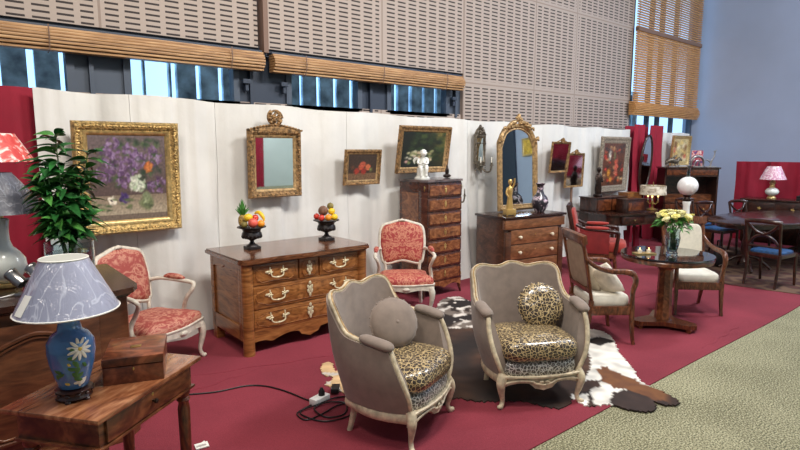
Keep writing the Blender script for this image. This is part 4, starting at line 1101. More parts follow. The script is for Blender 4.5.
m = MB(); dab(m, fa+20, .232, .009, .009, 0, .003); dab(m, fa-8, .175, .008, .005, 50); dab(m, fa-20, .09, .01, .006, 20); m.build('painted_centre', 'yellow_paint', vb, 60)
def shade(parent, z0, z1, r0, r1, mat, trim=None, n=40, name='lamp_shade', waist=0):
    m = MB(); k = 8; P = []
    for i in range(k+1): t = i/k; P.append((r0+(r1-r0)*t-waist*math.sin(PI*t), z0+(z1-z0)*t))
    P += [(r-.003, z) for r, z in P[::-1]]
    m.lathe(P+[P[0]], n=n, cap=False); o = m.build(name, mat, parent, 50)
    if trim:
        for r, z in ((r0, z0), (r1, z1)): q = MB(); q.tube([(r*math.cos(2*PI*j/n), r*math.sin(2*PI*j/n), z) for j in range(n)], .0035, 5, closed=True); q.build('shade_trim', trim, o, 50)
    f = MB()
    for j in range(3): a = 2*PI*j/3; f.tube([(0, 0, z1-.03), (r1*.98*math.cos(a), r1*.98*math.sin(a), z1-.004)], .002, 5)
    f.build('shade_carrier', 'silver', o)
    return o
m = MB(); m.lathe([(.012, .345), (.012, .36), (.017, .365), (.017, .40), (.003, .405), (.003, .54)], n=12); m.build('lamp_holder', 'brass', lp, 50)
m = MB(); m.sq((0, 0, .44), (.028, .028, .04), n=14, m=8); m.build('bulb', 'opal', lp, 60)
shade(lp, .378, .585, .186, .085, 'shade_blue', 'porc')
m = MB(); m.lathe([(0, .586), (.084, .586), (.084, .5875), (0, .5875)], n=40, cap=False); m.build('top_glare_disc', 'porc', lp, 50)  # opaque white disc added for the glare at the shade's open top
m = MB(); m.lathe([(.181, .382), (.081, .582), (.079, .582), (.179, .382), (.181, .382)], n=40, cap=False); m.build('shade_liner', 'porc', lp, 60)
m = MB(); # price ticket sticker on the shade
a0 = fa-62
def lab_pt(u, v):
    z = .392+v*.075; r = .1875-.101*(z-.378)/.207; a = R_(a0+17*(u-.5)+6*(v-.5)); return (r*math.sin(a), -r*math.cos(a), z)
m.grid(lab_pt, 4, 2)
m.build('paper_label', 'paper', lp, 0)

# ------------------------------------------------------------------ things on the left cabinet (top z .946)
ZC = .946
def px(x, y, z):   # point where the view ray through (x,y) meets height z; used once to measure positions
    d = Fv+Rv*((x-400)/f_px)-Uv*((y-225)/f_px); t = (z-H)/d.z; return (d.x*t, d.y*t, z)
gv = thing('glass_vase', 'large clear glass vase half full of water holding the green branches', 'vase', (.565, 3.63, ZC)); gv.scale = (.9, .9, .95)
m = MB(); m.lathe([(0, .0), (.13, 0), (.138, .01), (.14, .30), (.134, .30), (.132, .02), (0, .018)], n=36, cap=False); m.build('glass_wall', 'glass', gv, 50)
m = MB(); m.lathe([(0, .020), (.130, .021), (.1325, .24), (0, .24)], n=36, cap=False); m.build('water', 'water', gv, 50)
pl = thing('leafy_branches', 'dense green leafy branches standing in the large glass vase', 'plant', (.56, 3.63, ZC+.025))
rr = random.Random(11)
st = MB(); tips = []
for k in range(11):
    a = rr.uniform(0, 6.28); sp = rr.uniform(.03, .15); h = rr.uniform(.38, .78)
    if k == 0: sp, h = .02, .86
    P = [(math.cos(a+3)*.05, math.sin(a+3)*.05, 0), (math.cos(a)*.02, math.sin(a)*.02, .2), (math.cos(a)*sp*.6, math.sin(a)*sp*.6, .2+(h-.2)*.5), (math.cos(a)*sp, math.sin(a)*sp, h)]
    st.tube(P, [.006, .005, .004, .003], 6, smooth=4); tips.append(crom(P, 10))
st.build('stems', 'stem', pl, 60)
lf = MB(); lf2 = MB()
def leafm(m, p, d, L, W, roll):
    d = Vector(d).normalized(); s = d.cross(Vector((0, 0, 1)))
    s = s.normalized() if s.length > .01 else Vector((1, 0, 0)); nn = s.cross(d)
    s = (s*math.cos(roll)+nn*math.sin(roll)); nn = s.cross(d)
    p = Vector(p); n = 6; A = []; B_ = []; C_ = []
    for i in range(n+1):
        t = i/n; w = W*math.sin(PI*t**.8)*(1-.2*t); c = p+d*L*t-Vector((0, 0, 1))*(L*.35*t*t)
        A.append(m.b.verts.new(c+s*w+nn*w*.3)); B_.append(m.b.verts.new(c-nn*.0015)); C_.append(m.b.verts.new(c-s*w+nn*w*.3))
    for i in range(n):
        m.face([A[i], A[i+1], B_[i+1], B_[i]]); m.face([B_[i], B_[i+1], C_[i+1], C_[i]])
for P in tips:
    for k in range(16, len(P)):
        for q in range(3):
            a = rr.uniform(0, 6.28); e = rr.uniform(-.2, .7)
            leafm(lf if rr.random() < .75 else lf2, P[k], (math.cos(a)*math.cos(e), math.sin(a)*math.cos(e), math.sin(e)), rr.uniform(.09, .15), rr.uniform(.019, .030), rr.uniform(-.8, .8))
for (x, y, z, a) in ((0, 0, .70, 2.6), (0, 0, .74, 3.3), (0, 0, .80, 2.5), (0, 0, .84, 3.0), (0, 0, .64, -.2)):
    leafm(lf, (x, y, z), (math.cos(a), math.sin(a)*.3, .2), .17, .018, .3)
lf.build('leaves', 'leaf', pl, 60); lf2.build('young_leaves', 'leaf2', pl, 60)

l2 = thing('table_lamp', 'white gourd lamp with dark wrapped shade at the left end of the cabinet', 'lamp', (.285, 3.96, ZC)); l2.scale = (.85, .85, 1)
m = MB(); m.lathe([(.075, 0), (.085, .01), (.085, .025), (.06, .03)], n=28); m.build('lamp_foot', 'gold_hi', l2, 50)
m = MB(); m.lathe([(.055, .03), (.10, .07), (.125, .12), (.12, .165), (.085, .21), (.05, .24), (.036, .28), (.034, .33), (.042, .40), (.03, .41), (0, .41)], n=32); m.build('gourd_body', 'celadon', l2, 60)
m = MB(); m.lathe([(.012, .41), (.012, .64)], n=10); m.build('lamp_holder', 'brass', l2, 50)
shade(l2, .445, .675, .285, .08, 'shade_dark', None)
l3 = thing('table_lamp', 'bronze based lamp with red floral wrapped shade at the far left', 'lamp', (.295, 4.26, ZC)); l3.scale = (1, 1, 1.11)
m = MB(); m.lathe([(.07, 0), (.075, .02), (.03, .05), (.022, .12), (.03, .25), (.022, .36), (.03, .42), (.06, .455), (.075, .51), (.06, .56), (.03, .59), (.02, .64), (.015, .70)], n=24)
for sx in (-1, 1): m.tube([(sx*.05, 0, .47), (sx*.10, 0, .49), (sx*.11, 0, .55), (sx*.07, 0, .57)], [.011, .012, .012, .008], 8, smooth=4)
m.build('lamp_base', 'bronze', l3, 50)
shade(l3, .66, .815, .22, .12, 'shade_red', None)
hx = thing('dark_wooden_tray', 'dark carved wooden tray standing on its edge behind the white gourd lamp', 'tray', (-.32, 4.22, ZC), -8)
m = MB(); m.tube([(-.36, 0, .10), (-.1, 0, .30), (.1, 0, .32), (.36, 0, .24)], [.05, .06, .06, .04], 10, flat=.4, smooth=4); m.box(-.33, .33, -.02, .02, 0, .22, .01); m.build('tray_body', 'darkw', hx, 40)
sp = thing('clip_spotlight', 'small brushed steel twin-headed lamp in front of the white gourd lamp', 'lamp', (.345, 3.655, ZC), -30)
m = MB(); m.box(-.05, .05, -.03, .03, 0, .016, .004); m.tube([(0, 0, .01), (0, 0, .07), (.0, .0, .085)], .008, 8); m.tube([(-.045, 0, .085), (.065, 0, .10)], .008, 8); m.build('clip_base', 'silver', sp, 50)
for x, z, n_ in ((-.045, .095, 0), (.06, .125, 1)):
    mt = T(x, 0, z) @ RZ(-20) @ RY(-52) @ T(0, 0, -.05)
    m = MB(); m.lathe([(0, 0), (.03, .004), (.034, .03), (.034, .10), (.031, .104)], mat=mt, n=20); m.lathe([(.0345, .085), (.036, .088), (.036, .1), (.0345, .102)], mat=mt, n=20); h = m.build('lamp_head', 'silver', sp, 40)
    m = MB(); m.lathe([(0, -.002), (.026, -.001), (.026, .004)], mat=mt, n=20); m.build('lens', 'black', h, 40)
m = MB(); m.tube([(-.05, 0, .01), (-.12, -.06, .004), (-.22, -.08, .004), (-.34, -.02, .004)], .004, 6, smooth=5); m.build('cable', 'white_pl', sp, 60)

# ------------------------------------------------------------------ cowhide
def hide():
    from_px = [(322, 366), (330, 362), (336, 372), (345, 366), (392, 345), (430, 318), (442, 300), (458, 297), (472, 302), (520, 318), (562, 326), (596, 330), (612, 338), (618, 352), (634, 372), (644, 384), (662, 392), (679, 402), (672, 406), (655, 402), (644, 397), (652, 401), (655, 404), (654, 411), (630, 410), (612, 405), (585, 406), (575, 398), (560, 409), (520, 401), (478, 402), (455, 398), (430, 412), (392, 404), (352, 396), (338, 389), (326, 385), (333, 378), (322, 374)]
    pts = [px(x, y, .012)[:2] for x, y in from_px]
    P = crom([(a, b, 0) for a, b in pts], 3, True); P = [p[:2] for p in P]
    def inside(x, y):
        c = False; n = len(P)
        for i in range(n):
            (x1_, y1_), (x2, y2) = P[i], P[i-1]
            if (y1_ > y) != (y2 > y) and x < (x2-x1_)*(y-y1_)/(y2-y1_)+x1_: c = not c
        return c
    st = .022
    bm = bmesh.new(); lay = bm.loops.layers.float_color.new('paint')
    xs_ = [p[0] for p in P]; ys_ = [p[1] for p in P]
    nx = int((max(xs_)-min(xs_))/st)+2; ny = int((max(ys_)-min(ys_))/st)+2; x0, y0 = min(xs_), min(ys_)
    V = {}
    def vert(i, j, top):
        if (i, j, top) not in V:
            x, y = x0+i*st, y0+j*st
            x += .012*noise.noise((x*30, y*30, 1)); y += .012*noise.noise((x*30, y*30, 7))
            V[(i, j, top)] = bm.verts.new((x, y, (.017+.004*noise.noise((x*5, y*5, 0))) if top else .0085))
        return V[(i, j, top)]
    W, D, Bn, Gr = (226, 222, 212), (46, 34, 30), (142, 92, 52), (120, 108, 98)
    wz = [px(608, 352, .0)[:2]+(.36,), px(605, 375, .0)[:2]+(.25,), px(462, 318, 0)[:2]+(.26,), px(598, 396, 0)[:2]+(.06,)]
    def colr(x, y):
        c = D
        n1 = noise.noise((x*3.2, y*3.2, 3)); n2 = noise.noise((x*11, y*11, 3))
        s, t = prj(x, y)
        c = mixc((34, 26, 24), (84, 56, 40), .3+n1)
        if s > 585+10*n1 + (0 if t < 392 else 8): c = W
        if 560 < s < 588 and t > 396+4*n2: c = W if s > 572 else c
        if abs(s-600)/16 + abs(t-343)/5 < 1+.4*n2: c = (34, 28, 26)
        if s < 484 and t < 330 and n1*1.2+n2*.6 > -.12: c = Gr if n2 < .1 else (196, 188, 178)
        # tan leg, dark tip, black patch
        dl = (t-(375.5+(s-600)*.365)); hw = 8.5-(s-600)*.055
        if s > 612+6*n2 and t > 393+5*n2 and dl > hw+3*n2: c = (52, 38, 34)
        if s > 600+5*n2 and abs(dl) < hw+3*n2: c = mixc(mixc((128, 82, 48), (96, 60, 38), .5+n2*2), (50, 34, 28), (s-664)/8)
        if 560 < s < 600+8*n2 and 383+3*n1 < t < 393+5*n2: c = (62, 44, 36)
        if s < 346: c = (196, 164, 122) if n2 > -.3 else (214, 206, 194)
        return tuple(max(0, min(255, v*(1+.25*n2))) for v in c)
    def prj(x, y):
        d = Vector((x, y, .0-H)); z = d.dot(Fv); return (400+f_px*d.dot(Rv)/z, 225-f_px*d.dot(Uv)/z)
    cells = {(i, j) for i in range(nx) for j in range(ny) if inside(x0+(i+.5)*st, y0+(j+.5)*st)}
    for i, j in cells:
        f = bm.faces.new([vert(i, j, 1), vert(i+1, j, 1), vert(i+1, j+1, 1), vert(i, j+1, 1)])
        for l in f.loops: l[lay] = lin(colr(l.vert.co.x, l.vert.co.y))
        for (di, dj, a, b) in ((-1, 0, (i, j+1), (i, j)), (1, 0, (i+1, j), (i+1, j+1)), (0, -1, (i, j), (i+1, j)), (0, 1, (i+1, j+1), (i, j+1))):
            if (i+di, j+dj) not in cells:
                g = bm.faces.new([vert(*a, 1), vert(*a, 0), vert(*b, 0), vert(*b, 1)])
                for l in g.loops: l[lay] = lin(colr(l.vert.co.x, l.vert.co.y))
    me = bpy.data.meshes.new('cowhide_rug'); bm.to_mesh(me); bm.free(); me.materials.append(M['hide'])
    o = bpy.data.objects.new('cowhide_rug', me); col.objects.link(o)
    tag(o, 'dark brown and white cowhide rug with a tan leg lying under the bergeres', 'rug')
hide()

# ------------------------------------------------------------------ cables and power strip
pw = thing('power_strip', 'white power socket block with black plugs on the carpet', 'power strip', (1.93, 3.17, .008), 15)
m = MB(); m.box(-.07, .07, -.035, .035, 0, .045, .006); m.build('socket_block', 'white_pl', pw, 40)
m = MB(); m.lathe([(.022, .045), (.022, .075), (.012, .09), (.008, .10)], (.02, 0, 0), 14); m.build('plug', 'black', pw, 50)
ad = thing('power_adapter', 'black adapter brick beside the white socket block', 'adapter', (2.10, 3.23, .02), 50)
m = MB(); m.box(-.05, .05, -.03, .03, 0, .035, .006); m.build('adapter_body', 'black', ad, 40); m = MB(); m.box(-.02, .02, -.032, -.03, .01, .025); m.build('white_label', 'paper', ad, 0)
m = MB()
m.tube([px(x, y, .014) for x, y in ((150, 397), (180, 395), (215, 392), (245, 386), (265, 386), (285, 391), (305, 399), (314, 402))], .006, 6, smooth=6)
tag(m.build('power_cable', 'black', None, 60), 'long black cable running from the side table across the red carpet to the sockets', 'cable')
m = MB()
m.tube([px(x, y, z) for x, y, z in ((322, 392, .07), (316, 402, .014), (305, 408, .014), (297, 414, .014), (306, 420, .014), (322, 414, .016), (336, 406, .02), (346, 404, .016), (344, 414, .014), (326, 417, .018), (314, 408, .024), (330, 402, .024), (350, 404, .014), (352, 414, .014), (330, 421, .014), (312, 419, .016), (300, 412, .02), (316, 405, .024), (334, 398, .02), (350, 396, .014))], .0055, 6, smooth=6)
tag(m.build('coiled_cable', 'black', None, 60), 'tangled black cable coiled beside the white socket block', 'cable')
m = MB(); m.prism([(-.03, -.02), (.045, -.03), (.055, .03), (-.02, .04)], 0, .006); m.prism([(-.025, -.01), (.03, -.02), (.035, .02)], .006, .02)
pp = m.build('crumpled_paper', 'paper', None, 0); pp.location = px(200, 447, .012); tag(pp, 'small white scrap of paper on the carpet right of the side table', 'paper')

# ------------------------------------------------------------------ round table and cream armchairs
TC = (5.47, 2.43, .008)
rt = thing('round_table', 'round dark marble topped pedestal table between the two cream armchairs', 'table', TC, 20); rt.scale = (.82, .82, 1)
m = MB(); m.lathe([(.47, .665), (.505, .67), (.515, .70), (.505, .715), (0, .715)], n=48); m.build('frieze', 'mahog_fr', rt, 40)
m = MB(); m.lathe([(0, .715), (.515, .715), (.52, .722), (.515, .735), (0, .735)], n=48, cap=False); m.build('marble_top', 'black_marble', rt, 40)
m = MB(); m.lathe([(.10, .07), (.095, .10), (.08, .55), (.09, .58), (.13, .61), (.13, .667)], n=8, ); m.build('column', 'mahog_fr', rt, 20)
m = MB(); P = []
for k in range(3):
    a = R_(-90+120*k-20)
    for da, rr_ in ((-.24, .36), (0, .40), (.24, .36)): P.append((math.cos(a+da)*rr_, math.sin(a+da)*rr_))
    a2 = a+R_(60); P.append((math.cos(a2)*.17, math.sin(a2)*.17))
m.prism(P, .035, .075)
m.build('platform_base', 'mahog', rt, 20)
for k in range(3):
    a = R_(-90+120*k-20); l = MB(); l.tube([(math.cos(a)*.34-math.sin(a)*.08, math.sin(a)*.34+math.cos(a)*.08, .025), (math.cos(a)*.34+math.sin(a)*.08, math.sin(a)*.34-math.cos(a)*.08, .025)], .027, 10); l.build('scroll_foot', 'mahog', rt, 50)

def empire_armchair(loc, rz, label, backm, seatm):
    root = thing('empire_armchair', label, 'armchair', loc, rz); root.scale = (1, .79, 1.02)
    tl = T(0, .20, .42) @ RX(-13)
    m = MB()
    for sx in (-1, 1): m.tube([tl @ Vector((sx*.235, 0, -.03)), tl @ Vector((sx*.24, 0, .25)), tl @ Vector((sx*.245, .01, .53))], .024, 8, flat=.8)
    m.tilt(Matrix.Identity(4))
    v0 = len(m.b.verts); m.box(-.275, .275, -.028, .022, .49, .57, .006, tl); m.box(-.235, .235, -.015, .015, .04, .08, .004, tl); m.build('back_frame', 'chairw', root, 40)
    m = MB(); m.sq((0, -.012, .285), (.215, .03, .205), .35, .3, 32, 14); m.tilt(tl); m.build('back_pad', backm, root, 60)
    m = MB(); m.box(-.27, .27, -.285, -.245, .27, .35, .005); m.box(-.25, .25, .19, .23, .27, .35, .005)
    for sx in (-1, 1): m.box(sx*.255-.02, sx*.255+.02, -.26, .21, .27, .35, .005)
    m.build('seat_rail', 'chairw', root, 40)
    m = MB(); m.sq((0, -.03, .385), (.255, .24, .062), .45, .35, 36, 14); m.build('seat', seatm, root, 60)
    for sx in (-1, 1):
        l = MB(); l.tube([(sx*.262, -.262, .36), (sx*.262, -.27, .2), (sx*.265, -.285, .06), (sx*.268, -.30, 0)], [.03, .027, .021, .022], 4, smooth=4, up=(1, 1, 0)); l.build('front_leg', 'chairw', root, 30)
        l = MB(); l.tube([(sx*.245, .20, .40), (sx*.245, .22, .22), (sx*.25, .285, .05), (sx*.25, .31, 0)], [.029, .026, .021, .022], 4, smooth=4, up=(1, 1, 0)); l.build('rear_leg', 'chairw', root, 30)
        a = MB(); a.tube([(sx*.245, .27, .76), (sx*.262, .16, .70), (sx*.275, .0, .665), (sx*.278, -.15, .66), (sx*.278, -.25, .635), (sx*.275, -.285, .57), (sx*.268, -.262, .48), (sx*.262, -.262, .34)],
              [.020, .022, .025, .028, .031, .030, .026, .028], 8, smooth=5, flat=1.0); a.build('arm', 'chairw', root, 50)
    return root
C1 = (4.69, 2.70, .008)
empire_armchair(C1, 53, 'mahogany armchair with cream seat and two pillows, left of the round table', 'beige_fab', 'cream_fab')
ea = empire_armchair((6.27, 2.52, .008), -45, 'mahogany armchair with pale ribbed back, behind the round table', 'cream_back', 'cream_fab'); ea.scale = (.88, .85, 1.02)
def pillow(loc, rot, mat, label, s=.17):
    m = MB(); n = 14
    def F(sg):
        def g(u, v):
            a, b = 2*u-1, 2*v-1; k = (1-a**4)*(1-b**4)
            pin = 1-.10*(1-abs(a))*abs(b)**2 ; pin2 = 1-.10*(1-abs(b))*abs(a)**2
            return (a*s*pin2, b*s*pin, sg*(.006+.055*k**.6))
        return g
    m.slab(F(1), F(-1), n, n); o = m.build('square_pillow', mat, None, 70); tag(o, label, 'pillow'); o.location = loc; o.rotation_euler = rot
pillow(local(C1, 55, (-.09, -.02, .565)), (R_(62), R_(20), R_(60+8)), 'pillow', 'front ivory square pillow standing on the cream seat left of the round table', .15)
pillow(local(C1, 55, (.06, .09, .565)), (R_(70), R_(8), R_(60)), 'pillow2', 'rear oatmeal square pillow against the armchair back left of the round table', .15)

# vase of roses
VP = (5.46, 2.38, .743)
va = thing('flower_vase', 'clear cut glass vase on the round table holding cream roses', 'vase', VP)
m = MB(); m.lathe([(0, 0), (.05, 0), (.055, .01), (.045, .03), (.062, .10), (.07, .16), (.06, .21), (.075, .25), (.071, .25), (.056, .21), (.064, .15), (.055, .09), (.038, .035), (0, .03)], n=28, cap=False); m.build('glass_body', 'glass', va, 50)
m = MB(); m.lathe([(0, .032), (.037, .037), (.053, .09), (.062, .15), (0, .15)], n=24, cap=False); m.build('water', 'water', va, 50)
rr = random.Random(21)
def rose(loc, mat, label, first=True):
    root = thing('rose', label, 'flower', loc, 0, 'cream and lemon roses in the glass vase')
    m = MB(); m.sq((0, 0, 0), (.016, .016, .02), n=10, m=6)
    for ring_, (q, rad, op) in enumerate(((3, .018, .2), (5, .025, .45), (6, .031, .8))):
        for k in range(q):
            a = 2*PI*k/q+ring_*.5
            def g(u, v, a=a, rad=rad, op=op):
                b = a+(u-.5)*1.9; r_ = rad*(.45+.55*v)*(1+op*.25*v); return (r_*math.cos(b), r_*math.sin(b), -.02+.045*math.sin(v*PI*.6)*(1-.25*op)-.02*op*(2*abs(u-.5))**2*v)
            m.grid(g, 4, 4)
    m.build('bloom', mat, root, 70)
    return root
pos = []
for k in range(19):
    a = k*2.4; q = .155*math.sqrt((k+.5)/19); pos.append((q*math.cos(a), q*math.sin(a), .42-.9*q*q*3+rr.uniform(-.012, .012)))
protos = {}
for k, (x, y, z) in enumerate(pos):
    kind = 'rose' if k % 3 else 'rose2'
    lab = 'cream white rose in full bloom in the glass vase bouquet' if kind == 'rose' else 'lemon yellow rose in the glass vase bouquet'
    loc = (VP[0]+x, VP[1]+y, VP[2]+z)
    if kind not in protos: r_ = protos[kind] = rose(loc, kind, lab)
    else: r_ = dup(protos[kind], loc, rr.uniform(0, 360), lab)
    r_.rotation_euler = (-y*3.2, x*3.2, rr.uniform(0, 6))
    if k > 5: r_.scale = (1.1,)*3
fo = thing('rose_foliage', 'green rose stems and leaves filling the glass vase under the blooms', 'foliage', VP)
m = MB()
for x, y, z in pos: m.tube([(x*.12+.01, y*.12, .04), (x*.15, y*.15, .2), (x*.6, y*.6, .32), (x, y, z-.015)], .0035, 5, smooth=3)
m.build('stems', 'stem', fo, 60)
m = MB()
for k in range(110):
    a = rr.uniform(0, 6.28); q = rr.uniform(.03, .14); z = .36-.6*q*q*5+rr.uniform(-.06, .03); leafm(m, (q*math.cos(a), q*math.sin(a), z), (math.cos(a), math.sin(a), rr.uniform(-.5, .4)), rr.uniform(.05, .085), rr.uniform(.014, .022), rr.uniform(-.7, .7))
for k in range(16):
    a = rr.uniform(0, 6.28); leafm(m, (.02*math.cos(a), .02*math.sin(a), rr.uniform(.14, .22)), (math.cos(a)*.4, math.sin(a)*.4, 1), .06, .012, .3)
m.build('leaves', 'leaf2', fo, 60)
# candle dish
cd = thing('candle_dish', 'small pale dish with two lit tea lights on the round table', 'candle dish', (5.27, 2.56, .743), -36)
m = MB(); m.box(-.10, .10, -.05, .05, 0, .012, .004); m.build('dish', 'gold_hi', cd, 40)
for x in (-.045, .045):
    m = MB(); m.lathe([(.02, .012), (.021, .04), (.0, .04)], (x, 0, 0), 14); c = m.build('tea_light', 'cream_fab', cd, 50)
    m = MB(); m.sq((x, 0, .052), (.005, .005, .012), n=8, m=6); m.build('flame', 'candle_glow', c, 60)

# ------------------------------------------------------------------ brick red armchair
RCL, RCR = (7.26, 4.27, .008), 30
rc = thing('red_armchair', 'brick red upholstered armchair with thick cushion beside the writing desk', 'armchair', RCL, RCR)
tl = T(0, .25, .40) @ RX(-12)
m = MB(); m.box(-.27, .27, -.03, .03, -.05, .58, .01, tl); m.build('back_frame', 'darkw', rc, 40)
m = MB(); m.sq((0, -.035, .27), (.235, .035, .24), .3, .3, 28, 12); m.tilt(tl); m.build('back_pad', 'redfab', rc, 60)
m = MB(); m.box(-.28, .28, -.30, .25, .24, .32, .01); m.build('seat_rail', 'chairw', rc, 40)
m = MB(); m.sq((0, -.10, .39), (.255, .33, .085), .4, .35, 32, 12); m.build('seat_cushion', 'redfab', rc, 60)
for sx in (-1, 1):
    m = MB(); m.box(sx*.285-.012, sx*.285+.012, -.20, .24, .30, .60, .008); m.build('side_panel', 'redfab_shaded', rc, 40)
    m = MB(); m.tube([(sx*.285, .25, .70), (sx*.29, .1, .64), (sx*.29, -.15, .63), (sx*.29, -.29, .61), (sx*.285, -.31, .55), (sx*.28, -.28, .3)], [.022, .022, .025, .03, .025, .028], 8, smooth=4); m.build('arm', 'darkw', rc, 50)
    m = MB(); m.sq((sx*.288, -.03, .665), (.04, .16, .022), .6, .6, 20, 10); m.build('arm_pad', 'redfab', rc, 60)
    for yy in (-.27, .22): m = MB(); m.tube([(sx*.26, yy, .26), (sx*.265, yy*1.08, .1), (sx*.268, yy*1.15, 0)], [.03, .022, .018], 8, smooth=3); m.build('leg', 'chairw', rc, 50)

# ------------------------------------------------------------------ desk with stepped gallery
DL, DR = (8.75, 4.62, .008), -12
dk = thing('writing_desk', 'dark mahogany writing desk with raised drawer gallery below the grey framed picture', 'desk', DL, DR)
m = MB(); P = [(-.72, .38), (-.72, -.22)]+[(-.72+.72*(1-math.cos(PI/2*k/8)), -.22-.22*math.sin(PI/2*k/8)) for k in range(1, 9)]+[(.72-.72*(1-math.cos(PI/2*k/8)), -.22-.22*math.sin(PI/2*k/8)) for k in range(8, -1, -1)]+[(.72, .38)]
m.prism(P, .72, .75); m.build('desktop', 'dark_top', dk, 30)
m = MB(); m.prism([(x*.94, y*.92) for x, y in P], .56, .72); m.build('apron', 'darkw', dk, 30)
for x, y in ((-.62, -.30), (.62, -.30), (-.62, .30), (.62, .30)): m = MB(); m.lathe([(.016, 0), (.02, .03), (.028, .5), (.035, .57)], (x, y, 0), 12); m.build('leg', 'darkw', dk, 50)
for x0, x1_ in ((-.5, -.02), (.02, .5)): m = MB(); m.box(x0, x1_, -.405, -.36, .585, .70, .004); d = m.build('drawer', 'darkw', dk, 30); knob(d, (x0+x1_)/2, -.405, .64, .012, 'brass')
m = MB(); m.box(-.66, .02, .0, .36, .75, .97, .004); m.box(-.68, .04, -.02, .37, .97, .985, .003); g = m.build('drawer_gallery', 'darkw', dk, 30)
for k in range(2):
    m = MB(); m.box(-.64+.33*k, -.34+.33*k, -.012, .0, .77, .95, .003); d = m.build('gallery_drawer', 'mahog', g, 30)
m = MB(); m.box(.02, .66, .05, .36, .75, .90, .004); m.box(.02, .68, .03, .37, .90, .912, .003); m.build('open_gallery', 'darkw', dk, 30)
bk = thing('dark_casket', 'dark panelled wooden casket on the desk in front of its gallery', 'box', local(DL, DR, (-.12, -.20, .752)), DR)
m = MB(); m.box(-.20, .20, -.11, .11, 0, .19, .004); m.build('body', 'darkw', bk, 30); m = MB(); m.box(-.17, .17, -.115, -.105, .03, .16, .003); m.build('front_panel', 'mahog', bk, 30); m = MB(); m.box(-.205, .205, -.115, .115, .19, .215, .006); m.build('lid', 'darkw', bk, 30)
bk = thing('honey_box', 'honey coloured wooden box on top of the desk gallery beside the bouillotte lamp', 'box', local(DL, DR, (.32, .18, .914)), DR)
m = MB(); m.box(-.17, .17, -.1, .1, 0, .085, .004); m.build('body', 'walnut', bk, 30); m = MB(); m.box(-.172, .172, -.102, .102, .087, .115, .004); m.build('lid', 'walnut', bk, 30)
sg = thing('bronze_statuette', 'dark bronze standing statuette in front of the grey framed picture', 'figurine', local(DL, DR, (-.47, .16, .987)), DR)
m = MB(); m.lathe([(.07, 0), (.075, .02), (.06, .04), (.045, .05)], n=16); m.build('base', 'bronze', sg, 50)
m = MB(); m.lathe([(.05, .05), (.055, .12), (.045, .22), (.055, .30), (.04, .36), (.018, .38), (.018, .395), (.032, .42), (.034, .45), (.02, .475), (0, .48)], n=14)
m.tube([(.045, 0, .34), (.075, -.02, .27), (.03, -.05, .24)], [.018, .015, .012], 8, smooth=3); m.tube([(-.045, 0, .34), (-.07, -.02, .28), (-.06, -.03, .2)], [.018, .015, .012], 8, smooth=3); m.build('figure', 'bronze', sg, 60)
bo = thing('bouillotte_lamp', 'brass candlestick lamp with painted parchment drum shade on the desk', 'lamp', local(DL, DR, (.45, -.17, .752)), 0)
m = MB(); m.lathe([(.085, 0), (.09, .012), (.05, .025), (.018, .04), (.014, .1), (.02, .12), (.010, .14), (.007, .42), (.0, .42)], n=20)
for k in range(3):
    a = R_(-40+120*k); candle_arm(m, [(0, 0, .12), (math.cos(a)*.05, math.sin(a)*.05, .10), (math.cos(a)*.09, math.sin(a)*.09, .13)], .006); m.lathe([(.008, .12), (.02, .135), (.011, .14), (.011, .16)], (math.cos(a)*.09, math.sin(a)*.09, 0), 10)
m.sq((0, 0, .44), (.015, .006, .03), n=10, m=6); m.build('candlestick', 'brass', bo, 50)
for k in range(3):
    a = R_(-40+120*k); m = MB(); m.lathe([(.009, .16), (.009, .21)], (math.cos(a)*.09, math.sin(a)*.09, 0), 10); c = m.build('candle_tube', 'cream_fab', bo, 50)
    m = MB(); m.sq((math.cos(a)*.09, math.sin(a)*.09, .235), (.014, .014, .028), n=10, m=6); m.build('flame_bulb', 'candle_glow', c, 60)
shade(bo, .255, .405, .21, .20, 'shade_paint', 'brass')
# crimson-lined items under the desk
for k, (x, w_, h_, lab, mt_) in enumerate(((.05, .10, .42, 'red bound folder standing under the desk on the left', 'red_drape'), (.28, .13, .46, 'red bound folder standing under the desk, rightmost of the red ones', 'red_drape'), (-.3, .16, .34, 'white board leaning under the left end of the desk', 'paper'))):
    b = MB(); b.box(-w_/2, w_/2, -.02, .02, 0, h_, .004); o = b.build('standing_folder', mt_, None, 30); o.location = local(DL, DR, (x, -.05, 0)); o.rotation_euler = (R_(-6), 0, R_(DR+10)); tag(o, lab, 'folder')

# ------------------------------------------------------------------ corner secretaire
SL, SR = (10.92, 4.57, .008), -46
se = thing('secretaire', 'dark mahogany drop-front secretaire standing open in the corner', 'cabinet', SL, SR); se.scale = (.95, .95, 1.012)
m = MB(); w, d, h = .50, .22, 1.40
m.box(-w, -w+.03, -d, d, 0.04, h); m.box(w-.03, w, -d, d, .04, h); m.box(-w, w, d-.02, d, .04, h); m.box(-w, w, -d, d, .04, .76); m.box(-w, w, -d, d, h-.16, h-.02)
m.build('carcass', 'darkw', se, 0)
m = MB(); m.box(-w-.025, w+.025, -d-.03, d+.01, h-.02, h+.01, .005); m.build('top', 'dark_top', se, 30)
m = MB(); m.box(-w+.03, w-.03, -d-.012, -d, h-.135, h-.035, .004); d1 = m.build('drawer', 'mahog', se, 30)
m = MB(); m.box(-w+.03, w-.03, -.04, d-.02, .76, .90); m.build('inner_drawers', 'mahog_fr', se, 0)
for z0, z1 in ((.55, .73), (.32, .52), (.1, .29)): m = MB(); m.box(-w+.04, w-.04, -d-.012, -d, z0, z1, .004); dr = m.build('drawer', 'mahog', se, 30); knob(dr, -.25, -d-.012, (z0+z1)/2, .015, 'brass'); knob(dr, .25, -d-.012, (z0+z1)/2, .015, 'brass')
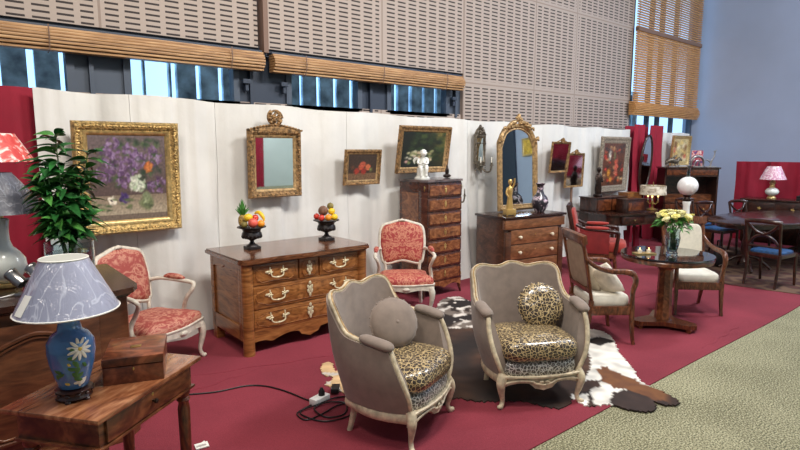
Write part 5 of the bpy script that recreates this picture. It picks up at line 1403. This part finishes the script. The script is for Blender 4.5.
for sx in (-1, 1): m = MB(); m.box(sx*(w-.04)-.035, sx*(w-.04)+.035, -d-.02, -d+.05, 0, .06, .005); m.build('foot', 'darkw', se, 30)
def sculpture(loc, rz, label, kind):
    root = thing('glass_sculpture', label, 'sculpture', loc, rz)
    m = MB(); m.box(-.10, .10, -.04, .04, 0, .02, .004); m.build('base', 'silver', root, 30)
    m = MB()
    if kind == 0:
        m.tube([(-.14, 0, .05), (-.1, 0, .11), (-.02, 0, .13), (.06, 0, .10), (.12, 0, .16), (.16, 0, .12)], [.015, .04, .05, .04, .03, .01], 10, smooth=4)
        for k in range(4): m.tube([(-.09+.06*k, 0, .08), (-.1+.065*k, -.03, .04), (-.09+.06*k, -.03, .015)], .012, 7, smooth=3)
        m.tube([(-.02, 0, .14), (.02, -.03, .2), (.06, 0, .22)], [.02, .02, .006], 8, smooth=3)
    elif kind == 1:
        m.tube([(-.12, 0, .03), (-.12, 0, .12), (-.06, 0, .19), (.03, 0, .2), (.1, 0, .14), (.11, 0, .03)], [.015, .02, .024, .024, .02, .014], 10, smooth=4)
        m.tube([(-.06, 0, .02), (-.04, 0, .1), (.02, 0, .12), (.05, 0, .02)], .012, 8, smooth=4)
    else:
        m.tube([(0, 0, .02), (.02, 0, .12), (.06, 0, .2), (.07, 0, .3)], [.016, .014, .012, .01], 8, smooth=4); m.tube([(.01, 0, .07), (-.05, 0, .13), (-.1, 0, .13)], [.014, .012, .008], 8, smooth=4); m.tube([(.045, 0, .29), (.10, 0, .31)], .01, 7)
    m.build('figure', 'silver' if kind else 'pewter', root, 50)
sculpture(local(SL, SR, (-.30, -.08, 1.423)), SR+8, 'grey animal group sculpture at the left of the secretaire top', 0)
sculpture(local(SL, SR, (.14, -.08, 1.423)), SR+8, 'arched silvery sculpture at the middle of the secretaire top', 1)
sculpture(local(SL, SR, (.36, -.10, 1.423)), SR+8, 'upright slim silvery sculpture at the right of the secretaire top', 2)
ca = MB(); ca.box(-.11, .11, -.006, .006, 0, .31); o = ca.build('postcard', 'globe_red', None, 0); o.location = local(SL, SR, (.18, .06, 1.423)); o.rotation_euler = (0, 0, R_(SR+8)); tag(o, 'red and blue printed card standing behind the arched silvery sculpture', 'card')
# opaline globe lamp on a small pedestal table
gl = (8.0, 3.33)
gt = thing('pedestal_table', 'small round dark pedestal table behind the pale-backed armchair', 'table', (gl[0], gl[1], .008))
m = MB(); m.lathe([(0, .66), (.24, .66), (.25, .67), (.24, .685), (0, .685)], n=28, cap=False); m.build('tabletop', 'dark_top', gt, 40)
m = MB(); m.lathe([(.05, .10), (.03, .2), (.045, .35), (.025, .5), (.05, .66)], n=14); m.build('column', 'darkw', gt, 50)
for k in range(3): a = 2*PI*k/3; m = MB(); m.tube([(0, 0, .16), (math.cos(a)*.12, math.sin(a)*.12, .13), (math.cos(a)*.22, math.sin(a)*.22, .02)], [.025, .02, .018], 8, smooth=3); m.build('leg', 'darkw', gt, 50)
gl_ = thing('globe_lamp', 'white opaline oil lamp with round globe behind the rose bouquet', 'lamp', (gl[0], gl[1], .694)); gl_.scale = (1.1, 1.1, 1.4)
m = MB(); m.lathe([(.09, 0), (.092, .015), (.06, .06), (.042, .12), (.04, .2), (.05, .24), (.045, .25), (0, .25)], n=24); m.build('base', 'porc', gl_, 50)
m = MB(); m.lathe([(.045, .25), (.05, .265), (.035, .29), (.05, .31), (.05, .325)], n=20); m.build('collar', 'bronze', gl_, 50)
m = MB(); m.sq((0, 0, .40), (.122, .122, .094), n=32, m=20); m.build('globe', 'opal', gl_, 60)
m = MB(); m.lathe([(.028, .48), (.022, .52), (.022, .60), (.02, .60), (.02, .50)], n=16, cap=False); m.build('chimney', 'glass', gl_, 50)

# ------------------------------------------------------------------ dining group
m = MB(); m.prism([px(712, 283, 0)[:2], px(760, 290, 0)[:2], px(835, 300, 0)[:2], (11.0, 1.9), (11.0, 4.3), (8.6, 4.0)], .0085, .016)
tag(m.build('patterned_rug', 'rug', None, 0), 'dark brown patterned rug under the dining table', 'rug')
DT = (9.75, 2.72, .016)
dt = thing('dining_table', 'long oval dark polished dining table on the brown rug at the right', 'table', DT, -12)
m = MB(); m.lathe([(.96, .70), (1.0, .705), (1.0, .725), (.985, .735), (0, .735)], n=64, sx=1.42, sy=.64); m.build('tabletop', 'dark_top', dt, 40)
m = MB(); m.lathe([(.84, .64), (.88, .64), (.88, .70), (.84, .70)], n=48, sx=1.42, sy=.60, cap=False); m.build('apron', 'darkw', dt, 40)
for x in (-.75, .75):
    m = MB(); m.lathe([(.08, .12), (.05, .2), (.07, .3), (.04, .5), (.08, .70)], (x, 0, 0), 16); pd = m.build('pedestal', 'darkw', dt, 50)
    for k in range(4): a = PI/4+PI/2*k; m = MB(); m.tube([(x, 0, .2), (x+math.cos(a)*.15, math.sin(a)*.15, .17), (x+math.cos(a)*.33, math.sin(a)*.33, .02)], [.03, .024, .02], 8, smooth=3); m.build('claw_foot', 'darkw', pd, 50)
def dining_chair(loc, rz, label):
    root = thing('dining_chair', label, 'chair', loc, rz, 'dark dining chairs with blue seats')
    tl = T(0, .19, .42) @ RX(-11)
    for sx in (-1, 1):
        m = MB(); m.tube([(sx*.185, .25, 0), (sx*.185, .205, .22), (sx*.19, .195, .42)], [.017, .02, .022], 8, smooth=3); m.build('rear_leg', 'darkw', root, 50)
        m = MB(); m.tube([(sx*.205, -.20, .42), (sx*.205, -.205, .2), (sx*.205, -.225, 0)], [.022, .02, .016], 8, smooth=3); m.build('front_leg', 'darkw', root, 50)
    m = MB()
    for sx in (-1, 1): m.tube([tl @ Vector((sx*.19, 0, -.02)), tl @ Vector((sx*.195, 0, .2)), tl @ Vector((sx*.205, .0, .43))], .018, 8)
    m.tube([tl @ Vector(p) for p in ((-.215, -.01, .42), (-.1, .025, .44), (.1, .025, .44), (.215, -.01, .42))], .026, 8, smooth=4, flat=.55, up=(0, 0, 1))
    m.tube([tl @ Vector(p) for p in ((-.19, 0, .10), (.19, 0, .10))], .012, 8); m.build('back_frame', 'darkw', root, 50)
    m = MB()
    for sx in (-1, 1): m.tube([tl @ Vector(p) for p in ((sx*.18, 0, .12), (sx*.10, .0, .22), (0, 0, .26), (-sx*.10, 0, .31), (-sx*.18, .005, .40))], .017, 8, smooth=4)
    m.sq(tl @ Vector((0, -.01, .262)), (.035, .012, .035), n=12, m=6); m.build('cross_splat', 'darkw', root, 50)
    m = MB(); m.box(-.215, .215, -.22, .20, .38, .43, .008); m.build('seat_frame', 'darkw', root, 40)
    m = MB(); m.sq((0, -.015, .435), (.20, .195, .035), .5, .35, 28, 10); m.build('seat_pad', 'bluefab', root, 60)
    return root
dc = dining_chair((8.22, 2.33, .016), 82, 'blue-seated dining chair nearest the camera, at the near side of the oval table')
dup(dc, (9.98, 3.62, .016), -12, 'blue-seated dining chair behind the left end of the oval table, nearest the globe lamp')
dup(dc, (10.38, 4.15, .016), -20, 'blue-seated dining chair behind the oval table, nearest the blue wall')
dup(dc, (8.02, 3.15, .016), 80, 'blue-seated dining chair at the left end of the oval table') if 0 else None
dup(dc, (10.2, 2.05, .016), 168, 'blue-seated dining chair cut off at the right edge of the photo')
dup(dc, (10.66, 3.36, .016), -18, 'blue-seated dining chair between the oval table and the sideboard')
bg = thing('handbag', 'black leather handbag resting on the seat of the chair left of the oval table', 'bag', (8.95, 3.22, .016), 30)
m = MB(); m.sq((0, 0, .15), (.16, .09, .15), .6, .5, 24, 12); m.build('bag_body', 'bag', bg, 60); m = MB(); m.tube([(-.09, 0, .28), (-.07, 0, .38), (.07, 0, .38), (.09, 0, .28)], .01, 8, smooth=4); m.build('handle', 'bag', bg, 60)
bg['label'] = 'black leather handbag on the floor at the left end of the oval table'
# sideboard with pink lamp
sb_ = thing('sideboard', 'dark sideboard with brass knobs in front of the crimson drape at the right', 'sideboard', (11.38, 2.92, .008), -90+6)
m = MB(); m.box(-.75, .75, -.24, .24, .12, .86, .004); m.build('carcass', 'darkw', sb_, 30); m = MB(); m.box(-.79, .79, -.27, .25, .86, .89, .006); m.build('top', 'dark_top', sb_, 30)
for k, (a, b) in enumerate(((-.72, -.26), (-.23, .23), (.26, .72))):
    m = MB(); m.box(a, b, -.255, -.24, .62, .83, .004); dr = m.build('drawer', 'darkw', sb_, 30); 
    q = MB(); rosette(q, ((a+b)/2, -.262, .725), .035); q.build('brass_rosette', 'brass', dr, 50)
    m = MB(); m.box(a, b, -.255, -.24, .16, .59, .004); dr = m.build('door', 'darkw', sb_, 30); knob(dr, b-.05, -.255, .4, .018, 'brass')
for x in (-.7, .7):
    for y in (-.2, .2): m = MB(); m.lathe([(.02, 0), (.03, .06), (.035, .12)], (x, y, 0), 12); m.build('leg', 'darkw', sb_, 50)
pk = thing('table_lamp', 'white and gilt porcelain lamp with pink floral shade on the sideboard', 'lamp', (11.26, 3.26, .898)); pk.scale = (.85, .85, .95)
m = MB(); m.lathe([(.08, 0), (.085, .02), (.06, .05), (.05, .06)], n=24); m.lathe([(.05, .21), (.055, .22), (.04, .26), (.06, .29), (.045, .33), (.015, .35), (.012, .42)], n=20); m.build('gilt_mounts', 'gold_hi', pk, 50)
m = MB(); m.sq((0, 0, .135), (.125, .125, .08), n=28, m=16); m.build('porcelain_bowl', 'porc', pk, 60)
shade(pk, .36, .60, .24, .12, 'shade_pink', None)
tr = thing('flat_case', 'flat black case lying on the sideboard at the right edge', 'case', (11.4, 2.62, .898), -84)
m = MB(); m.box(-.28, .28, -.15, .15, 0, .04, .006); m.build('case_body', 'black', tr, 30); m = MB(); m.box(-.282, .282, -.152, .152, .042, .075, .008); m.build('case_lid', 'black', tr, 30)
m = MB(); m.tube([(7.35, 1.66, .02), (7.45, 1.62, .03), (7.6, 1.60, .02)], .03, 8, smooth=3, flat=.6)
tag(m.build('black_glove', 'bag', None, 60), 'small black cloth item on the speckled floor at the far right edge', 'cloth')

# ------------------------------------------------------------------ light
sc_ = bpy.context.scene
w = bpy.data.worlds.new('world'); sc_.world = w; w.use_nodes = True
w.node_tree.nodes['Background'].inputs[0].default_value = lin((214, 226, 246)); w.node_tree.nodes['Background'].inputs[1].default_value = .25
def area(name, loc, size, power, colr, tgt=None):
    l = bpy.data.lights.new(name, 'AREA'); l.shape = 'RECTANGLE'; l.size, l.size_y = size; l.energy = power; l.color = lin(colr)[:3]
    o = bpy.data.objects.new(name, l); col.objects.link(o); o.location = loc
    if tgt: o.rotation_euler = (Vector(tgt)-Vector(loc)).to_track_quat('-Z', 'Y').to_euler()
    return o
area('overhead_light', (1.6, 1.6, 5.2), (1.2, .8), 165, (255, 246, 234), (2.2, 4, 1))
area('overhead_light', (4.8, 1.4, 5.2), (1.2, .8), 198, (252, 250, 250), (5, 4, 1))
area('overhead_light', (8.8, 1.4, 5.4), (1.2, .8), 198, (244, 248, 255), (9, 4, 1))
area('overhead_light', (12.0, -1.5, 5.6), (1.5, 1.5), 270, (220, 232, 255), (15, 2, 2.5))  # added bluish light that brightens the right wall
area('overhead_light', (-.6, 1.6, 4.6), (.8, .8), 75, (255, 244, 230), (.3, 3.4, 1))
area('overhead_light', (8.5, -4.5, 5.5), (1.5, 1.5), 480, (244, 248, 255), (10, -8, 1.5))  # added light for the far hall wall, so its mirror reflection is brighter
sc_.view_settings.view_transform = 'Standard'; sc_.view_settings.look = 'None'; sc_.view_settings.gamma = 1; sc_.view_settings.exposure = 0.0
sc_.view_settings.use_curve_mapping = False
